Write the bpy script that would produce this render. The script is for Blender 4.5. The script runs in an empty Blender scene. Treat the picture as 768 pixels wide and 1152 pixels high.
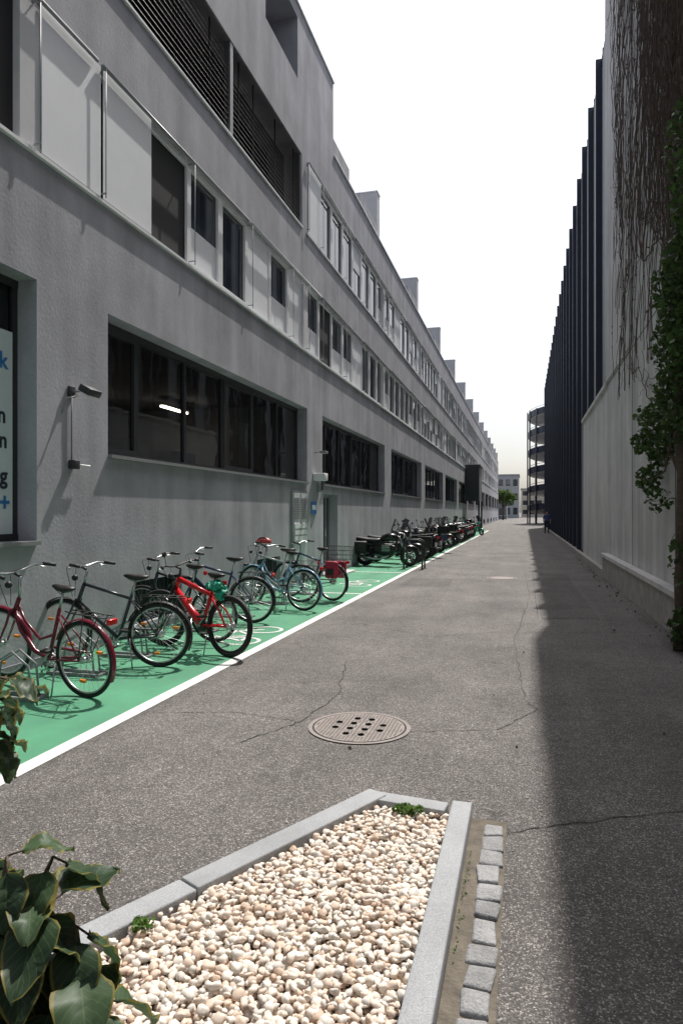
import bpy, math, random
from math import sin, cos, pi, radians, sqrt, atan2
from mathutils import Vector, Matrix, noise
random.seed(7)
scene = bpy.context.scene
COL = scene.collection

# ------------------------------------------------------------------ materials
def mat(name, col, rough=0.6, metal=0.0, var=0.0, vscale=4.0, bump=0.0, bscale=60.0, spec=0.5, stretch=None,
        fine=0.0, fscale=200.0, island=0.0):
    m = bpy.data.materials.new(name); m.use_nodes = True
    nt = m.node_tree; N = nt.nodes; L = nt.links
    b = N["Principled BSDF"]
    b.inputs["Roughness"].default_value = rough
    b.inputs["Metallic"].default_value = metal
    b.inputs["Specular IOR Level"].default_value = spec
    c = (col[0], col[1], col[2], 1)
    b.inputs["Base Color"].default_value = c
    tc = N.new("ShaderNodeTexCoord")
    src = tc.outputs["Object"]
    cur = None
    def darkmix(fac_out, prev, lo, hi):
        mr = N.new("ShaderNodeMapRange")
        L.new(fac_out, mr.inputs[0])
        mr.inputs[1].default_value = 0.3; mr.inputs[2].default_value = 0.7
        mr.inputs[3].default_value = lo; mr.inputs[4].default_value = hi
        mx = N.new("ShaderNodeVectorMath"); mx.operation = 'SCALE'
        if prev is None: mx.inputs[0].default_value = col
        else: L.new(prev, mx.inputs[0])
        L.new(mr.outputs[0], mx.inputs[3])
        return mx.outputs[0]
    if var > 0:
        n = N.new("ShaderNodeTexNoise"); n.inputs["Scale"].default_value = vscale
        n.inputs["Detail"].default_value = 6; n.inputs["Roughness"].default_value = 0.65
        L.new(src, n.inputs["Vector"])
        cur = darkmix(n.outputs[0], cur, 1 - var, 1 + var)
    if stretch:
        mp = N.new("ShaderNodeMapping"); mp.inputs["Scale"].default_value = stretch[:3]
        L.new(src, mp.inputs[0])
        n = N.new("ShaderNodeTexNoise"); n.inputs["Scale"].default_value = 1.0
        n.inputs["Detail"].default_value = 4
        L.new(mp.outputs[0], n.inputs["Vector"])
        cur = darkmix(n.outputs[0], cur, 1 - stretch[3], 1 + stretch[3] * 0.6)
    if fine > 0:
        n = N.new("ShaderNodeTexNoise"); n.inputs["Scale"].default_value = fscale
        n.inputs["Detail"].default_value = 2
        L.new(src, n.inputs["Vector"])
        cur = darkmix(n.outputs[0], cur, 1 - fine, 1 + fine)
    if island > 0:
        g = N.new("ShaderNodeNewGeometry")
        mr = N.new("ShaderNodeMapRange"); L.new(g.outputs["Random Per Island"], mr.inputs[0])
        mr.inputs[3].default_value = 1 - island; mr.inputs[4].default_value = 1 + island
        mx = N.new("ShaderNodeVectorMath"); mx.operation = 'SCALE'
        if cur is None: mx.inputs[0].default_value = col
        else: L.new(cur, mx.inputs[0])
        L.new(mr.outputs[0], mx.inputs[3]); cur = mx.outputs[0]
    if cur is not None: L.new(cur, b.inputs["Base Color"])
    if bump > 0:
        n = N.new("ShaderNodeTexNoise"); n.inputs["Scale"].default_value = bscale
        n.inputs["Detail"].default_value = 5
        L.new(src, n.inputs["Vector"])
        bp = N.new("ShaderNodeBump"); bp.inputs["Strength"].default_value = 1.0
        bp.inputs["Distance"].default_value = bump
        L.new(n.outputs[0], bp.inputs["Height"]); L.new(bp.outputs[0], b.inputs["Normal"])
    return m

def asphalt_mat(name="asphalt", gain=1.0):
    m = bpy.data.materials.new(name); m.use_nodes = True
    nt = m.node_tree; N = nt.nodes; L = nt.links; b = N["Principled BSDF"]
    b.inputs["Roughness"].default_value = 0.85
    tc = N.new("ShaderNodeTexCoord"); src = tc.outputs["Object"]
    v = N.new("ShaderNodeTexVoronoi"); v.inputs["Scale"].default_value = 165; L.new(src, v.inputs["Vector"])
    cr = N.new("ShaderNodeValToRGB")
    def k_(a): return tuple(q * gain for q in a) + (1,)
    e = cr.color_ramp.elements
    e[0].position = 0.0; e[0].color = k_((0.060, 0.055, 0.053))
    e[1].position = 1.0; e[1].color = k_((0.44, 0.41, 0.38))
    x = cr.color_ramp.elements.new(0.6); x.color = k_((0.115, 0.106, 0.101))
    x = cr.color_ramp.elements.new(0.86); x.color = k_((0.20, 0.184, 0.174))
    sx = N.new("ShaderNodeSeparateColor"); L.new(v.outputs["Color"], sx.inputs[0])
    L.new(sx.outputs[0], cr.inputs[0])
    def nz(scale, detail, lo, hi, mapsc=None, a=.3, b_=.7):
        n = N.new("ShaderNodeTexNoise"); n.inputs["Scale"].default_value = scale; n.inputs["Detail"].default_value = detail
        n.inputs["Roughness"].default_value = 0.65
        if mapsc:
            mp = N.new("ShaderNodeMapping"); mp.inputs["Scale"].default_value = mapsc; L.new(src, mp.inputs[0]); L.new(mp.outputs[0], n.inputs["Vector"])
        else: L.new(src, n.inputs["Vector"])
        mr = N.new("ShaderNodeMapRange"); L.new(n.outputs[0], mr.inputs[0])
        mr.inputs[1].default_value = a; mr.inputs[2].default_value = b_; mr.inputs[3].default_value = lo; mr.inputs[4].default_value = hi
        return mr.outputs[0]
    outs = [nz(0.7, 8, .68, 1.26), nz(1, 5, .82, 1.16, (2.2, .12, 1)), nz(9, 3, .86, 1.12), nz(2.3, 4, .62, 1.0, None, .26, .38)]
    cur = outs[0]
    for o in outs[1:]:
        mu = N.new("ShaderNodeMath"); mu.operation = 'MULTIPLY'; L.new(cur, mu.inputs[0]); L.new(o, mu.inputs[1]); cur = mu.outputs[0]
    sc = N.new("ShaderNodeVectorMath"); sc.operation = 'SCALE'; L.new(cr.outputs[0], sc.inputs[0]); L.new(cur, sc.inputs[3])
    L.new(sc.outputs[0], b.inputs["Base Color"])
    bp = N.new("ShaderNodeBump"); bp.inputs["Distance"].default_value = 0.004; bp.inputs["Strength"].default_value = 0.8
    L.new(v.outputs["Distance"], bp.inputs["Height"]); bp.invert = True
    L.new(bp.outputs[0], b.inputs["Normal"])
    return m

def glass_mat(name, tint=0.7):
    m = bpy.data.materials.new(name); m.use_nodes = True
    nt = m.node_tree; N = nt.nodes; L = nt.links
    for n in list(N):
        if n.type != 'OUTPUT_MATERIAL': N.remove(n)
    out = [n for n in N if n.type == 'OUTPUT_MATERIAL'][0]
    tr = N.new("ShaderNodeBsdfTransparent"); tr.inputs[0].default_value = (tint, tint * 1.02, tint * 1.0, 1)
    gl = N.new("ShaderNodeBsdfGlossy"); gl.inputs["Roughness"].default_value = 0.015
    gl.inputs[0].default_value = (0.85, 0.88, 0.9, 1)
    fr = N.new("ShaderNodeFresnel"); fr.inputs[0].default_value = 1.75
    mx = N.new("ShaderNodeMixShader")
    tc = N.new("ShaderNodeTexCoord"); n = N.new("ShaderNodeTexNoise"); n.inputs["Scale"].default_value = 0.9
    L.new(tc.outputs["Object"], n.inputs["Vector"])
    bp = N.new("ShaderNodeBump"); bp.inputs["Distance"].default_value = 0.006; L.new(n.outputs[0], bp.inputs["Height"])
    L.new(bp.outputs[0], gl.inputs["Normal"])
    L.new(fr.outputs[0], mx.inputs[0]); L.new(tr.outputs[0], mx.inputs[1]); L.new(gl.outputs[0], mx.inputs[2])
    L.new(mx.outputs[0], out.inputs[0])
    return m

def leaf_mat(name, c1, c2, veins=False, rim=None, rough=.5):
    m = bpy.data.materials.new(name); m.use_nodes = True
    nt = m.node_tree; N = nt.nodes; L = nt.links; b = N["Principled BSDF"]
    b.inputs["Roughness"].default_value = rough
    b.inputs["Specular IOR Level"].default_value = 0.3
    g = N.new("ShaderNodeNewGeometry")
    mx = N.new("ShaderNodeMix"); mx.data_type = 'RGBA'
    mx.inputs[6].default_value = (*c1, 1); mx.inputs[7].default_value = (*c2, 1)
    L.new(g.outputs["Random Per Island"], mx.inputs[0])
    cur = mx.outputs[2]
    if veins:
        uv = N.new("ShaderNodeUVMap"); uv.uv_map = "UVMap"
        s = N.new("ShaderNodeSeparateXYZ"); L.new(uv.outputs[0], s.inputs[0])
        def M(op, a, bb=None):
            k = N.new("ShaderNodeMath"); k.operation = op
            for i, q in enumerate((a, bb)):
                if q is None: continue
                if isinstance(q, (int, float)): k.inputs[i].default_value = q
                else: L.new(q, k.inputs[i])
            return k.outputs[0]
        u = M('ABSOLUTE', M('SUBTRACT', s.outputs[0], 0.5))
        t = M('FRACT', M('MULTIPLY', M('SUBTRACT', s.outputs[1], M('MULTIPLY', u, 0.75)), 8.0))
        side = M('LESS_THAN', M('ABSOLUTE', M('SUBTRACT', t, 0.5)), 0.05)
        mid = M('LESS_THAN', u, 0.016)
        vein = M('MULTIPLY', M('MAXIMUM', side, mid), 0.45)
        m2 = N.new("ShaderNodeMix"); m2.data_type = 'RGBA'
        L.new(vein, m2.inputs[0]); L.new(cur, m2.inputs[6]); m2.inputs[7].default_value = (0.15, 0.22, 0.10, 1)
        cur = m2.outputs[2]
        if rim:
            nn = N.new("ShaderNodeTexNoise"); nn.inputs["Scale"].default_value = 12
            tc = N.new("ShaderNodeTexCoord"); L.new(tc.outputs["Object"], nn.inputs["Vector"])
            ed = M('GREATER_THAN', M('ADD', M('MULTIPLY', u, 2.0), M('MULTIPLY', nn.outputs[0], 0.6)), 1.12)
            m3 = N.new("ShaderNodeMix"); m3.data_type = 'RGBA'
            L.new(ed, m3.inputs[0]); L.new(cur, m3.inputs[6]); m3.inputs[7].default_value = (*rim, 1)
            cur = m3.outputs[2]
    L.new(cur, b.inputs["Base Color"])
    out = [n for n in N if n.type == 'OUTPUT_MATERIAL'][0]
    tl = N.new("ShaderNodeBsdfTranslucent"); L.new(cur, tl.inputs[0])
    ms = N.new("ShaderNodeMixShader"); ms.inputs[0].default_value = 0.35
    L.new(b.outputs[0], ms.inputs[1]); L.new(tl.outputs[0], ms.inputs[2]); L.new(ms.outputs[0], out.inputs[0])
    return m

def pebble_mat():
    m = bpy.data.materials.new("pebbles"); m.use_nodes = True
    nt = m.node_tree; N = nt.nodes; L = nt.links; b = N["Principled BSDF"]
    b.inputs["Roughness"].default_value = 0.6
    g = N.new("ShaderNodeNewGeometry"); cr = N.new("ShaderNodeValToRGB")
    e = cr.color_ramp.elements
    e[0].position = 0; e[0].color = (0.58, 0.42, 0.31, 1)
    e[1].position = 1; e[1].color = (0.84, 0.80, 0.74, 1)
    for p, c in ((0.12, (0.70, 0.55, 0.44, 1)), (0.35, (0.77, 0.65, 0.55, 1)), (0.6, (0.80, 0.71, 0.62, 1)), (0.8, (0.82, 0.76, 0.68, 1)), (0.93, (0.6, 0.55, 0.5, 1))):
        x = e.new(p); x.color = c
    L.new(g.outputs["Random Per Island"], cr.inputs[0])
    tc = N.new("ShaderNodeTexCoord"); n = N.new("ShaderNodeTexNoise"); n.inputs["Scale"].default_value = 60
    L.new(tc.outputs["Object"], n.inputs["Vector"])
    mr = N.new("ShaderNodeMapRange"); L.new(n.outputs[0], mr.inputs[0]); mr.inputs[3].default_value = 0.8; mr.inputs[4].default_value = 1.15
    sc = N.new("ShaderNodeVectorMath"); sc.operation = 'SCALE'; L.new(cr.outputs[0], sc.inputs[0]); L.new(mr.outputs[0], sc.inputs[3])
    L.new(sc.outputs[0], b.inputs["Base Color"])
    return m

STUCCO = mat("grey_stucco", (0.385, 0.388, 0.425), 0.9, var=0.2, vscale=0.9, bump=0.003, bscale=26, stretch=(1.2, 2.2, 0.3, 0.2), fine=0.06, fscale=50)
STUCCO_L = mat("light_stucco", (0.62, 0.62, 0.64), 0.9, var=0.08, vscale=2, bump=0.002)
PLINTHM = mat("plinth_grey", (0.2, 0.205, 0.22), 0.9, var=0.15, vscale=3, bump=0.003)
CONC = mat("concrete", (0.58, 0.57, 0.57), 0.9, var=0.15, vscale=1.0, bump=0.004, bscale=30, stretch=(1, 1.8, 0.2, 0.25), fine=0.06, fscale=70)
CONC2 = mat("concrete_lower", (0.64, 0.63, 0.62), 0.9, var=0.1, vscale=1.4, bump=0.003, bscale=40, stretch=(1, 1.2, 0.3, 0.17))
CONCPL = mat("concrete_plinth", (0.42, 0.39, 0.36), 0.9, var=0.25, vscale=3.5, bump=0.006, bscale=35)
WHITE = mat("white_metal", (0.80, 0.81, 0.82), 0.45, var=0.04, vscale=3)
BLIND = mat("blind_fabric", (0.82, 0.84, 0.87), 0.75, var=0.03, vscale=2)
BLIND2 = mat("blind_grey", (0.55, 0.57, 0.59), 0.75, var=0.05, vscale=2)
FRAME = mat("dark_window_frame", (0.035, 0.037, 0.04), 0.4)
FRAMEG = mat("grey_window_frame", (0.25, 0.26, 0.27), 0.4)
LOUV = mat("black_louvre", (0.045, 0.045, 0.05), 0.45)
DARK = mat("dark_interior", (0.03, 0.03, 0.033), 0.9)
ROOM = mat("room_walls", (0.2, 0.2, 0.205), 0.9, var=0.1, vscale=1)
ROOMW = mat("room_furniture", (0.5, 0.49, 0.47), 0.7)
GLASS = glass_mat("window_glass", 0.72)
PGLASS = mat("reflective_glass", (0.035, 0.042, 0.05), 0.03, spec=1.0)
FIN = mat("navy_steel_fin", (0.03, 0.038, 0.065), 0.38, var=0.2, vscale=1)
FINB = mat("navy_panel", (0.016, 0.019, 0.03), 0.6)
PALE = mat("pale_column", (0.30, 0.31, 0.33), 0.7, var=0.1)
STEEL = mat("steel", (0.5, 0.5, 0.52), 0.3, metal=1.0)
ALU = mat("alu_spokes", (0.55, 0.55, 0.56), 0.35, metal=0.8)
RUB = mat("rubber", (0.014, 0.014, 0.014), 0.7)
BLK = mat("black_paint", (0.012, 0.012, 0.013), 0.25)
BLKM = mat("black_plastic", (0.02, 0.02, 0.021), 0.55)
LEATH = mat("saddle_leather", (0.018, 0.016, 0.015), 0.5)
GREENP = mat("green_lane_paint", (0.072, 0.265, 0.15), 0.85, var=0.16, vscale=1.2, bump=0.002, bscale=180, fine=0.14, fscale=200, stretch=(2, 0.3, 1, 0.15))
WHITEP = mat("white_road_paint", (0.68, 0.68, 0.66), 0.75, var=0.15, vscale=6, fine=0.12, fscale=180)
GRANITE = mat("granite_kerb", (0.33, 0.34, 0.355), 0.8, var=0.14, vscale=3, fine=0.3, fscale=260, bump=0.0015, bscale=220)
COBBLE = mat("cobble_stone", (0.28, 0.28, 0.285), 0.85, var=0.25, vscale=12, fine=0.25, fscale=200, bump=0.008, bscale=60, island=0.18)
DIRT = mat("joint_dirt", (0.14, 0.12, 0.095), 0.95, var=0.35, vscale=12, bump=0.006, bscale=80)
MANH = mat("manhole_iron", (0.27, 0.235, 0.22), 0.75, var=0.15, vscale=12, fine=0.15, fscale=120, bump=0.002, bscale=120)
TAR = mat("crack_tar", (0.035, 0.033, 0.032), 0.9)
BARK = mat("bark", (0.10, 0.075, 0.055), 0.9, var=0.3, vscale=20, bump=0.008, bscale=40)
VINE = mat("dry_vine", (0.11, 0.08, 0.065), 0.9, var=0.3, vscale=8)
LEAFI = leaf_mat("ivy_leaves", (0.03, 0.06, 0.02), (0.085, 0.15, 0.04))
LEAFD = leaf_mat("dry_ivy_leaves", (0.09, 0.06, 0.045), (0.16, 0.12, 0.08))
LEAFT = leaf_mat("tree_leaves", (0.05, 0.09, 0.02), (0.12, 0.19, 0.05))
LEAFS = leaf_mat("shrub_leaves", (0.03, 0.058, 0.032), (0.075, 0.125, 0.06), veins=True, rim=(0.22, 0.19, 0.05), rough=.45)
WEED = leaf_mat("weed_leaves", (0.06, 0.14, 0.02), (0.14, 0.24, 0.05))
PEB = pebble_mat()
ASPH = asphalt_mat()
ASPH2 = asphalt_mat("asphalt_repair", 0.76)

# ------------------------------------------------------------------ mesh builder
class MB:
    def __init__(s, name):
        s.name = name; s.v = []; s.f = []; s.mi = []; s.sm = []; s.mats = []; s.M = Matrix.Identity(4); s.uv = None
    def m(s, mt):
        if mt not in s.mats: s.mats.append(mt)
        return s.mats.index(mt)
    def add(s, vs, fs, mt, smooth=False):
        o = len(s.v); M = s.M
        s.v.extend([tuple(M @ Vector(p)) for p in vs])
        k = s.m(mt)
        for f in fs:
            s.f.append([i + o for i in f]); s.mi.append(k); s.sm.append(smooth)
    def quad(s, a, b, c, d, mt): s.add([a, b, c, d], [(0, 1, 2, 3)], mt)
    def box(s, x0, x1, y0, y1, z0, z1, mt, bev=0.0):
        if x0 > x1: x0, x1 = x1, x0
        if y0 > y1: y0, y1 = y1, y0
        if z0 > z1: z0, z1 = z1, z0
        if bev <= 0:
            vs = [(x0, y0, z0), (x1, y0, z0), (x1, y1, z0), (x0, y1, z0), (x0, y0, z1), (x1, y0, z1), (x1, y1, z1), (x0, y1, z1)]
            fs = [(0, 3, 2, 1), (4, 5, 6, 7), (0, 1, 5, 4), (1, 2, 6, 5), (2, 3, 7, 6), (3, 0, 4, 7)]
            s.add(vs, fs, mt)
        else:
            import bmesh
            bm = bmesh.new(); bmesh.ops.create_cube(bm, size=1)
            for v in bm.verts:
                v.co = Vector(((x0 + x1) / 2 + v.co.x * (x1 - x0), (y0 + y1) / 2 + v.co.y * (y1 - y0), (z0 + z1) / 2 + v.co.z * (z1 - z0)))
            bmesh.ops.bevel(bm, geom=bm.edges[:], offset=bev, segments=2, profile=0.6, affect='EDGES')
            bm.verts.index_update()
            s.add([v.co[:] for v in bm.verts], [[v.index for v in f.verts] for f in bm.faces], mt, True); bm.free()
    def tube(s, pts, r, mt, n=8, cap=True, flat=1.0, closed=False):
        pts = [Vector(p) for p in pts]; k = len(pts)
        rs = r if isinstance(r, (list, tuple)) else [r] * k
        vs = []; prev = None
        for i, p in enumerate(pts):
            if closed: t = pts[(i + 1) % k] - pts[i - 1]
            else: t = pts[min(i + 1, k - 1)] - pts[max(i - 1, 0)]
            if t.length < 1e-9: t = Vector((0, 0, 1))
            t.normalize()
            if prev is None:
                a = Vector((0, 0, 1)) if abs(t.z) < 0.9 else Vector((0, 1, 0))
                u = t.cross(a).normalized()
            else:
                u = prev - t * prev.dot(t)
                u = u.normalized() if u.length > 1e-6 else t.orthogonal().normalized()
            prev = u; w = t.cross(u)
            for j in range(n):
                a = 2 * pi * j / n
                vs.append(p + u * cos(a) * rs[i] + w * sin(a) * rs[i] * flat)
        fs = []
        for i in range(k if closed else k - 1):
            i2 = (i + 1) % k
            for j in range(n):
                fs.append((i * n + j, i * n + (j + 1) % n, i2 * n + (j + 1) % n, i2 * n + j))
        if cap and not closed:
            fs.append(tuple(range(n))[::-1]); fs.append(tuple((k - 1) * n + j for j in range(n)))
        s.add(vs, fs, mt, n > 4)
    def ring(s, c, R, r, mt, axis='y', seg=40, n=8, a0=0, a1=2 * pi):
        full = abs(a1 - a0 - 2 * pi) < 1e-6
        pts = []
        for i in range(seg if full else seg + 1):
            a = a0 + (a1 - a0) * i / seg
            if axis == 'y': pts.append((c[0] + R * cos(a), c[1], c[2] + R * sin(a)))
            elif axis == 'x': pts.append((c[0], c[1] + R * cos(a), c[2] + R * sin(a)))
            else: pts.append((c[0] + R * cos(a), c[1] + R * sin(a), c[2]))
        s.tube(pts, r, mt, n, closed=full)
    def ell(s, c, r, mt, nu=14, nv=9, rot=None, fn=None):
        vs = []; fs = []
        for i in range(nv + 1):
            t = pi * i / nv
            for j in range(nu):
                a = 2 * pi * j / nu
                p = Vector((r[0] * sin(t) * cos(a), r[1] * sin(t) * sin(a), r[2] * cos(t)))
                if fn: p = fn(p)
                if rot: p = rot @ p
                vs.append(Vector(c) + p)
        for i in range(nv):
            for j in range(nu):
                fs.append((i * nu + j, (i + 1) * nu + j, (i + 1) * nu + (j + 1) % nu, i * nu + (j + 1) % nu))
        s.add(vs, fs, mt, True)
    def loft(s, secs, mt, n=12, power=2.6):
        vs = []; fs = []
        for (x, zc, w, h) in secs:
            for j in range(n):
                a = 2 * pi * j / n
                ca, sa = cos(a), sin(a)
                vs.append((x, w * math.copysign(abs(ca) ** (2 / power), ca), zc + h * math.copysign(abs(sa) ** (2 / power), sa)))
        k = len(secs)
        for i in range(k - 1):
            for j in range(n):
                fs.append((i * n + j, i * n + (j + 1) % n, (i + 1) * n + (j + 1) % n, (i + 1) * n + j))
        fs.append(tuple(range(n))[::-1]); fs.append(tuple((k - 1) * n + j for j in range(n)))
        s.add(vs, fs, mt, True)
    def ribbon(s, pts, w, z, mt):
        for i in range(len(pts) - 1):
            a = Vector((pts[i][0], pts[i][1])); b = Vector((pts[i + 1][0], pts[i + 1][1]))
            d = (b - a)
            if d.length < 1e-6: continue
            d.normalize(); n = Vector((-d.y, d.x)) * w / 2
            s.quad((a.x + n.x, a.y + n.y, z), (a.x - n.x, a.y - n.y, z), (b.x - n.x, b.y - n.y, z), (b.x + n.x, b.y + n.y, z), mt)
    def obj(s, parent=None):
        me = bpy.data.meshes.new(s.name)
        me.from_pydata(s.v, [], s.f)
        for mt in s.mats: me.materials.append(mt)
        me.polygons.foreach_set("material_index", s.mi)
        me.polygons.foreach_set("use_smooth", s.sm)
        if s.uv:
            l = me.uv_layers.new(name="UVMap")
            flat = []
            for f in s.f:
                for i in f: flat.extend(s.uv[i])
            l.data.foreach_set("uv", flat)
        me.update()
        o = bpy.data.objects.new(s.name, me); COL.objects.link(o)
        if parent: o.parent = parent
        return o

def empty(name):
    o = bpy.data.objects.new(name, None); COL.objects.link(o); o.empty_display_size = 0.2
    return o

# ------------------------------------------------------------------ camera, sun, sky
cam = bpy.data.cameras.new("camera"); co = bpy.data.objects.new("camera", cam); COL.objects.link(co)
co.location = (0, 0, 1.65); co.rotation_euler = (radians(90), 0, radians(15.0))
cam.sensor_fit = 'VERTICAL'; cam.sensor_height = 36; cam.sensor_width = 24; cam.lens = 24
cam.clip_start = 0.05; cam.clip_end = 3000
scene.camera = co

TOSUN = Vector((0.124, 0.62, 1.0)).normalized()
sl = bpy.data.lights.new("sun", 'SUN'); sl.energy = 5.0; sl.angle = radians(0.5); sl.color = (1.0, 0.955, 0.89)
so = bpy.data.objects.new("sun", sl); COL.objects.link(so)
so.rotation_euler = TOSUN.to_track_quat('Z', 'Y').to_euler(); so.location = (5, 20, 40)
w = bpy.data.worlds.new("World"); scene.world = w; w.use_nodes = True
nt = w.node_tree; bg = nt.nodes["Background"]; sky = nt.nodes.new("ShaderNodeTexSky")
sky.sky_type = 'NISHITA'; sky.sun_disc = False
sky.sun_elevation = math.asin(TOSUN.z); sky.sun_rotation = atan2(TOSUN.x, TOSUN.y)
sky.air_density = 1.0; sky.dust_density = 3.6; sky.ozone_density = 1.0
hsv = nt.nodes.new("ShaderNodeHueSaturation"); hsv.inputs["Saturation"].default_value = 0.45; hsv.inputs["Value"].default_value = 1.12   # thin white haze
nt.links.new(sky.outputs[0], hsv.inputs["Color"]); nt.links.new(hsv.outputs[0], bg.inputs[0]); bg.inputs[1].default_value = 0.15
scene.view_settings.view_transform = 'Standard'; scene.view_settings.look = 'None'
scene.view_settings.exposure = 0; scene.view_settings.gamma = 1

# ------------------------------------------------------------------ ground
g = MB("ground"); g.quad((-900, -300, 0), (900, -300, 0), (900, 1500, 0), (-900, 1500, 0), ASPH); g.obj()
gl = MB("green_cycle_lane")
gl.quad((-5.02, -6, 0.004), (-3.17, -6, 0.004), (-3.17, 62, 0.004), (-5.02, 62, 0.004), GREENP); gl.obj()
rm = MB("road_markings")
rm.quad((-3.17, -6, 0.0045), (-3.04, -6, 0.0045), (-3.04, 62, 0.0045), (-3.17, 62, 0.0045), WHITEP)
for y in (13.3, 18.2, 29, 40, 51, 62):
    rm.quad((-4.9, y, 0.008), (-3.172, y, 0.008), (-3.172, y + 0.1, 0.008), (-4.9, y + 0.1, 0.008), WHITEP)
def circ(cx, cy, r, n=22): return [(cx + r * cos(2 * pi * i / n), cy + r * sin(2 * pi * i / n)) for i in range(n + 1)]
def bikesym(cx, cy, s):
    z = 0.0085
    rm.ribbon(circ(cx, cy - 0.42 * s, 0.24 * s), 0.05, z, WHITEP)
    rm.ribbon(circ(cx, cy + 0.42 * s, 0.24 * s), 0.05, z, WHITEP)
    for a in ([(0, -.42), (-.33, -.22), (-.33, .27), (0, -.05), (0, -.42)], [(0, .42), (-.33, .27), (-.45, .25), (-.45, .36)], [(0, -.05), (-.42, -.27)], [(-.42, -.36), (-.42, -.18)]):
        rm.ribbon([(cx + p[0] * s, cy + p[1] * s) for p in a], 0.05, z + 0.0003, WHITEP)
bikesym(-3.5, 8.5, 1.0); bikesym(-3.6, 15.4, 1.1); bikesym(-3.6, 34, 1.2)
rm.obj()
rpz = MB("asphalt_repair_patch")
rpz.quad((0.25, 11.0, .004), (1.1, 11.2, .004), (1.05, 19.0, .004), (.2, 19.1, .004), ASPH2)
rpz.quad((-2.7, 15.2, .004), (-1.6, 15.1, .004), (-1.7, 17.0, .004), (-2.75, 16.9, .004), ASPH2); rpz.obj()

ck = MB("asphalt_cracks")
def crack(pts, w, jit=0.02, sub=14):
    out = []
    for i in range(len(pts) - 1):
        for j in range(sub):
            t = j / sub
            x = pts[i][0] * (1 - t) + pts[i + 1][0] * t; y = pts[i][1] * (1 - t) + pts[i + 1][1] * t
            out.append((x + random.uniform(-jit, jit), y + random.uniform(-jit, jit)))
    out.append(pts[-1])
    for i in range(len(out) - 1): ck.ribbon(out[i:i + 2], w * random.uniform(.4, 1.3), 0.0035, TAR)
crack([(-0.08, 3.62), (0.5, 3.95), (1.2, 4.3), (1.95, 4.5)], 0.009, 0.014)
crack([(-1.95, 4.55), (-1.7, 5.1), (-1.62, 5.9), (-1.9, 7.3)], 0.010, 0.018)
crack([(-1.7, 5.1), (-2.3, 5.2), (-3.0, 5.0)], 0.007, 0.015)
crack([(0.0, 6.2), (-0.12, 9), (0.1, 14), (0.0, 20)], 0.009, 0.02)
crack([(-1.2, 9), (-0.4, 9.6), (0.6, 9.8), (1.8, 10.2)], 0.010, 0.02)
crack([(-3.0, 9.5), (-2.3, 9.8), (-1.2, 9)], 0.009, 0.02)
crack([(-.83, 5.08), (-.2, 5.3), (.1, 5.9), (0, 6.2)], 0.007, 0.014)
crack([(0.2, 11), (0.2, 19)], 0.012, 0.006, 30); crack([(1.1, 11), (1.05, 19)], 0.012, 0.006, 30); crack([(.25, 11), (1.1, 11.2)], .014, .005)
ck.obj()

cx, cy, R = -1.22, 5.08, 0.39
def disc(mb, cx, cy, r0, r1, z, mt, n=48):
    vs = []
    for i in range(n):
        a = 2 * pi * i / n; vs += [(cx + r0 * cos(a), cy + r0 * sin(a), z), (cx + r1 * cos(a), cy + r1 * sin(a), z)]
    fs = [(2 * i, 2 * i + 1, (2 * i + 3) % (2 * n), (2 * i + 2) % (2 * n)) for i in range(n)]
    mb.add(vs, fs, mt)
HOLE = mat("manhole_hole", (0.004, 0.004, 0.004), 1.0, spec=0.0)
mh = MB("manhole_cover")
disc(mh, cx, cy, 0.36, R, 0.008, MANH); disc(mh, cx, cy, 0.345, 0.36, 0.0062, TAR)
disc(mh, cx, cy, 0.0001, 0.345, 0.009, MANH)
holes = []
for i in range(4):
    for j in range(4):
        if (i in (0, 3)) and (j in (0, 3)): continue
        hx_, hy_ = cx + (i - 1.5) * .115, cy + (j - 1.5) * .125
        disc(mh, hx_, hy_, 0.0001, 0.026, 0.0135, HOLE, 14); holes.append((hx_, hy_))
for i in range(-12, 13):
    for j in range(-12, 13):
        x = cx + i * 0.027; y = cy + j * 0.027
        if (x - cx) ** 2 + (y - cy) ** 2 < 0.328 ** 2 and all((x - h[0]) ** 2 + (y - h[1]) ** 2 > 0.037 ** 2 for h in holes):
            mh.box(x - 0.008, x + 0.008, y - 0.008, y + 0.008, 0.0092, 0.012, MANH)
mh.obj()
mh = MB("manhole_cover"); 
disc(mh, -0.55, 17.5, 0.0001, 0.3, 0.006, MANH); disc(mh, -0.55, 17.5, 0.3, 0.33, 0.0045, TAR); disc(mh, -0.55, 17.5, 0.33, 0.37, 0.006, MANH); mh.obj()

# ------------------------------------------------------------------ planter
pl = empty("gravel_planter")
kb = MB("kerb_stones")
A = Vector((-0.85, 3.80)); B = Vector((-0.275, 3.74))
dl = Vector((-1.61 + 0.85, 2.31 - 3.80)).normalized()
def kerbseg(p, q, w, side, z=0.075, mt=GRANITE, bev=0.008, zz=0.0):
    p = Vector(p); q = Vector(q); d = (q - p); Ln = d.length; ang = atan2(d.y, d.x)
    kb.M = Matrix.Translation((p.x, p.y, 0)) @ Matrix.Rotation(ang, 4, 'Z')
    kb.box(0.003, Ln - 0.003, 0 if side > 0 else -w, w if side > 0 else 0, -0.05, z + zz, mt, bev)
    kb.M = Matrix.Identity(4)
lens = [1.28, 1.0, 1.0, 1.0, 1.0]
p = A.copy()
for i, Ln in enumerate(lens):
    q = p + dl * Ln; kerbseg(p, q, 0.125, +1, zz=random.uniform(-.004, .004)); p = q
LEnd = p
kerbseg(A + Vector((0.02, -0.005)), B + Vector((-0.12, 0.0)), 0.115, -1, z=0.07)
yy = 3.76
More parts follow.
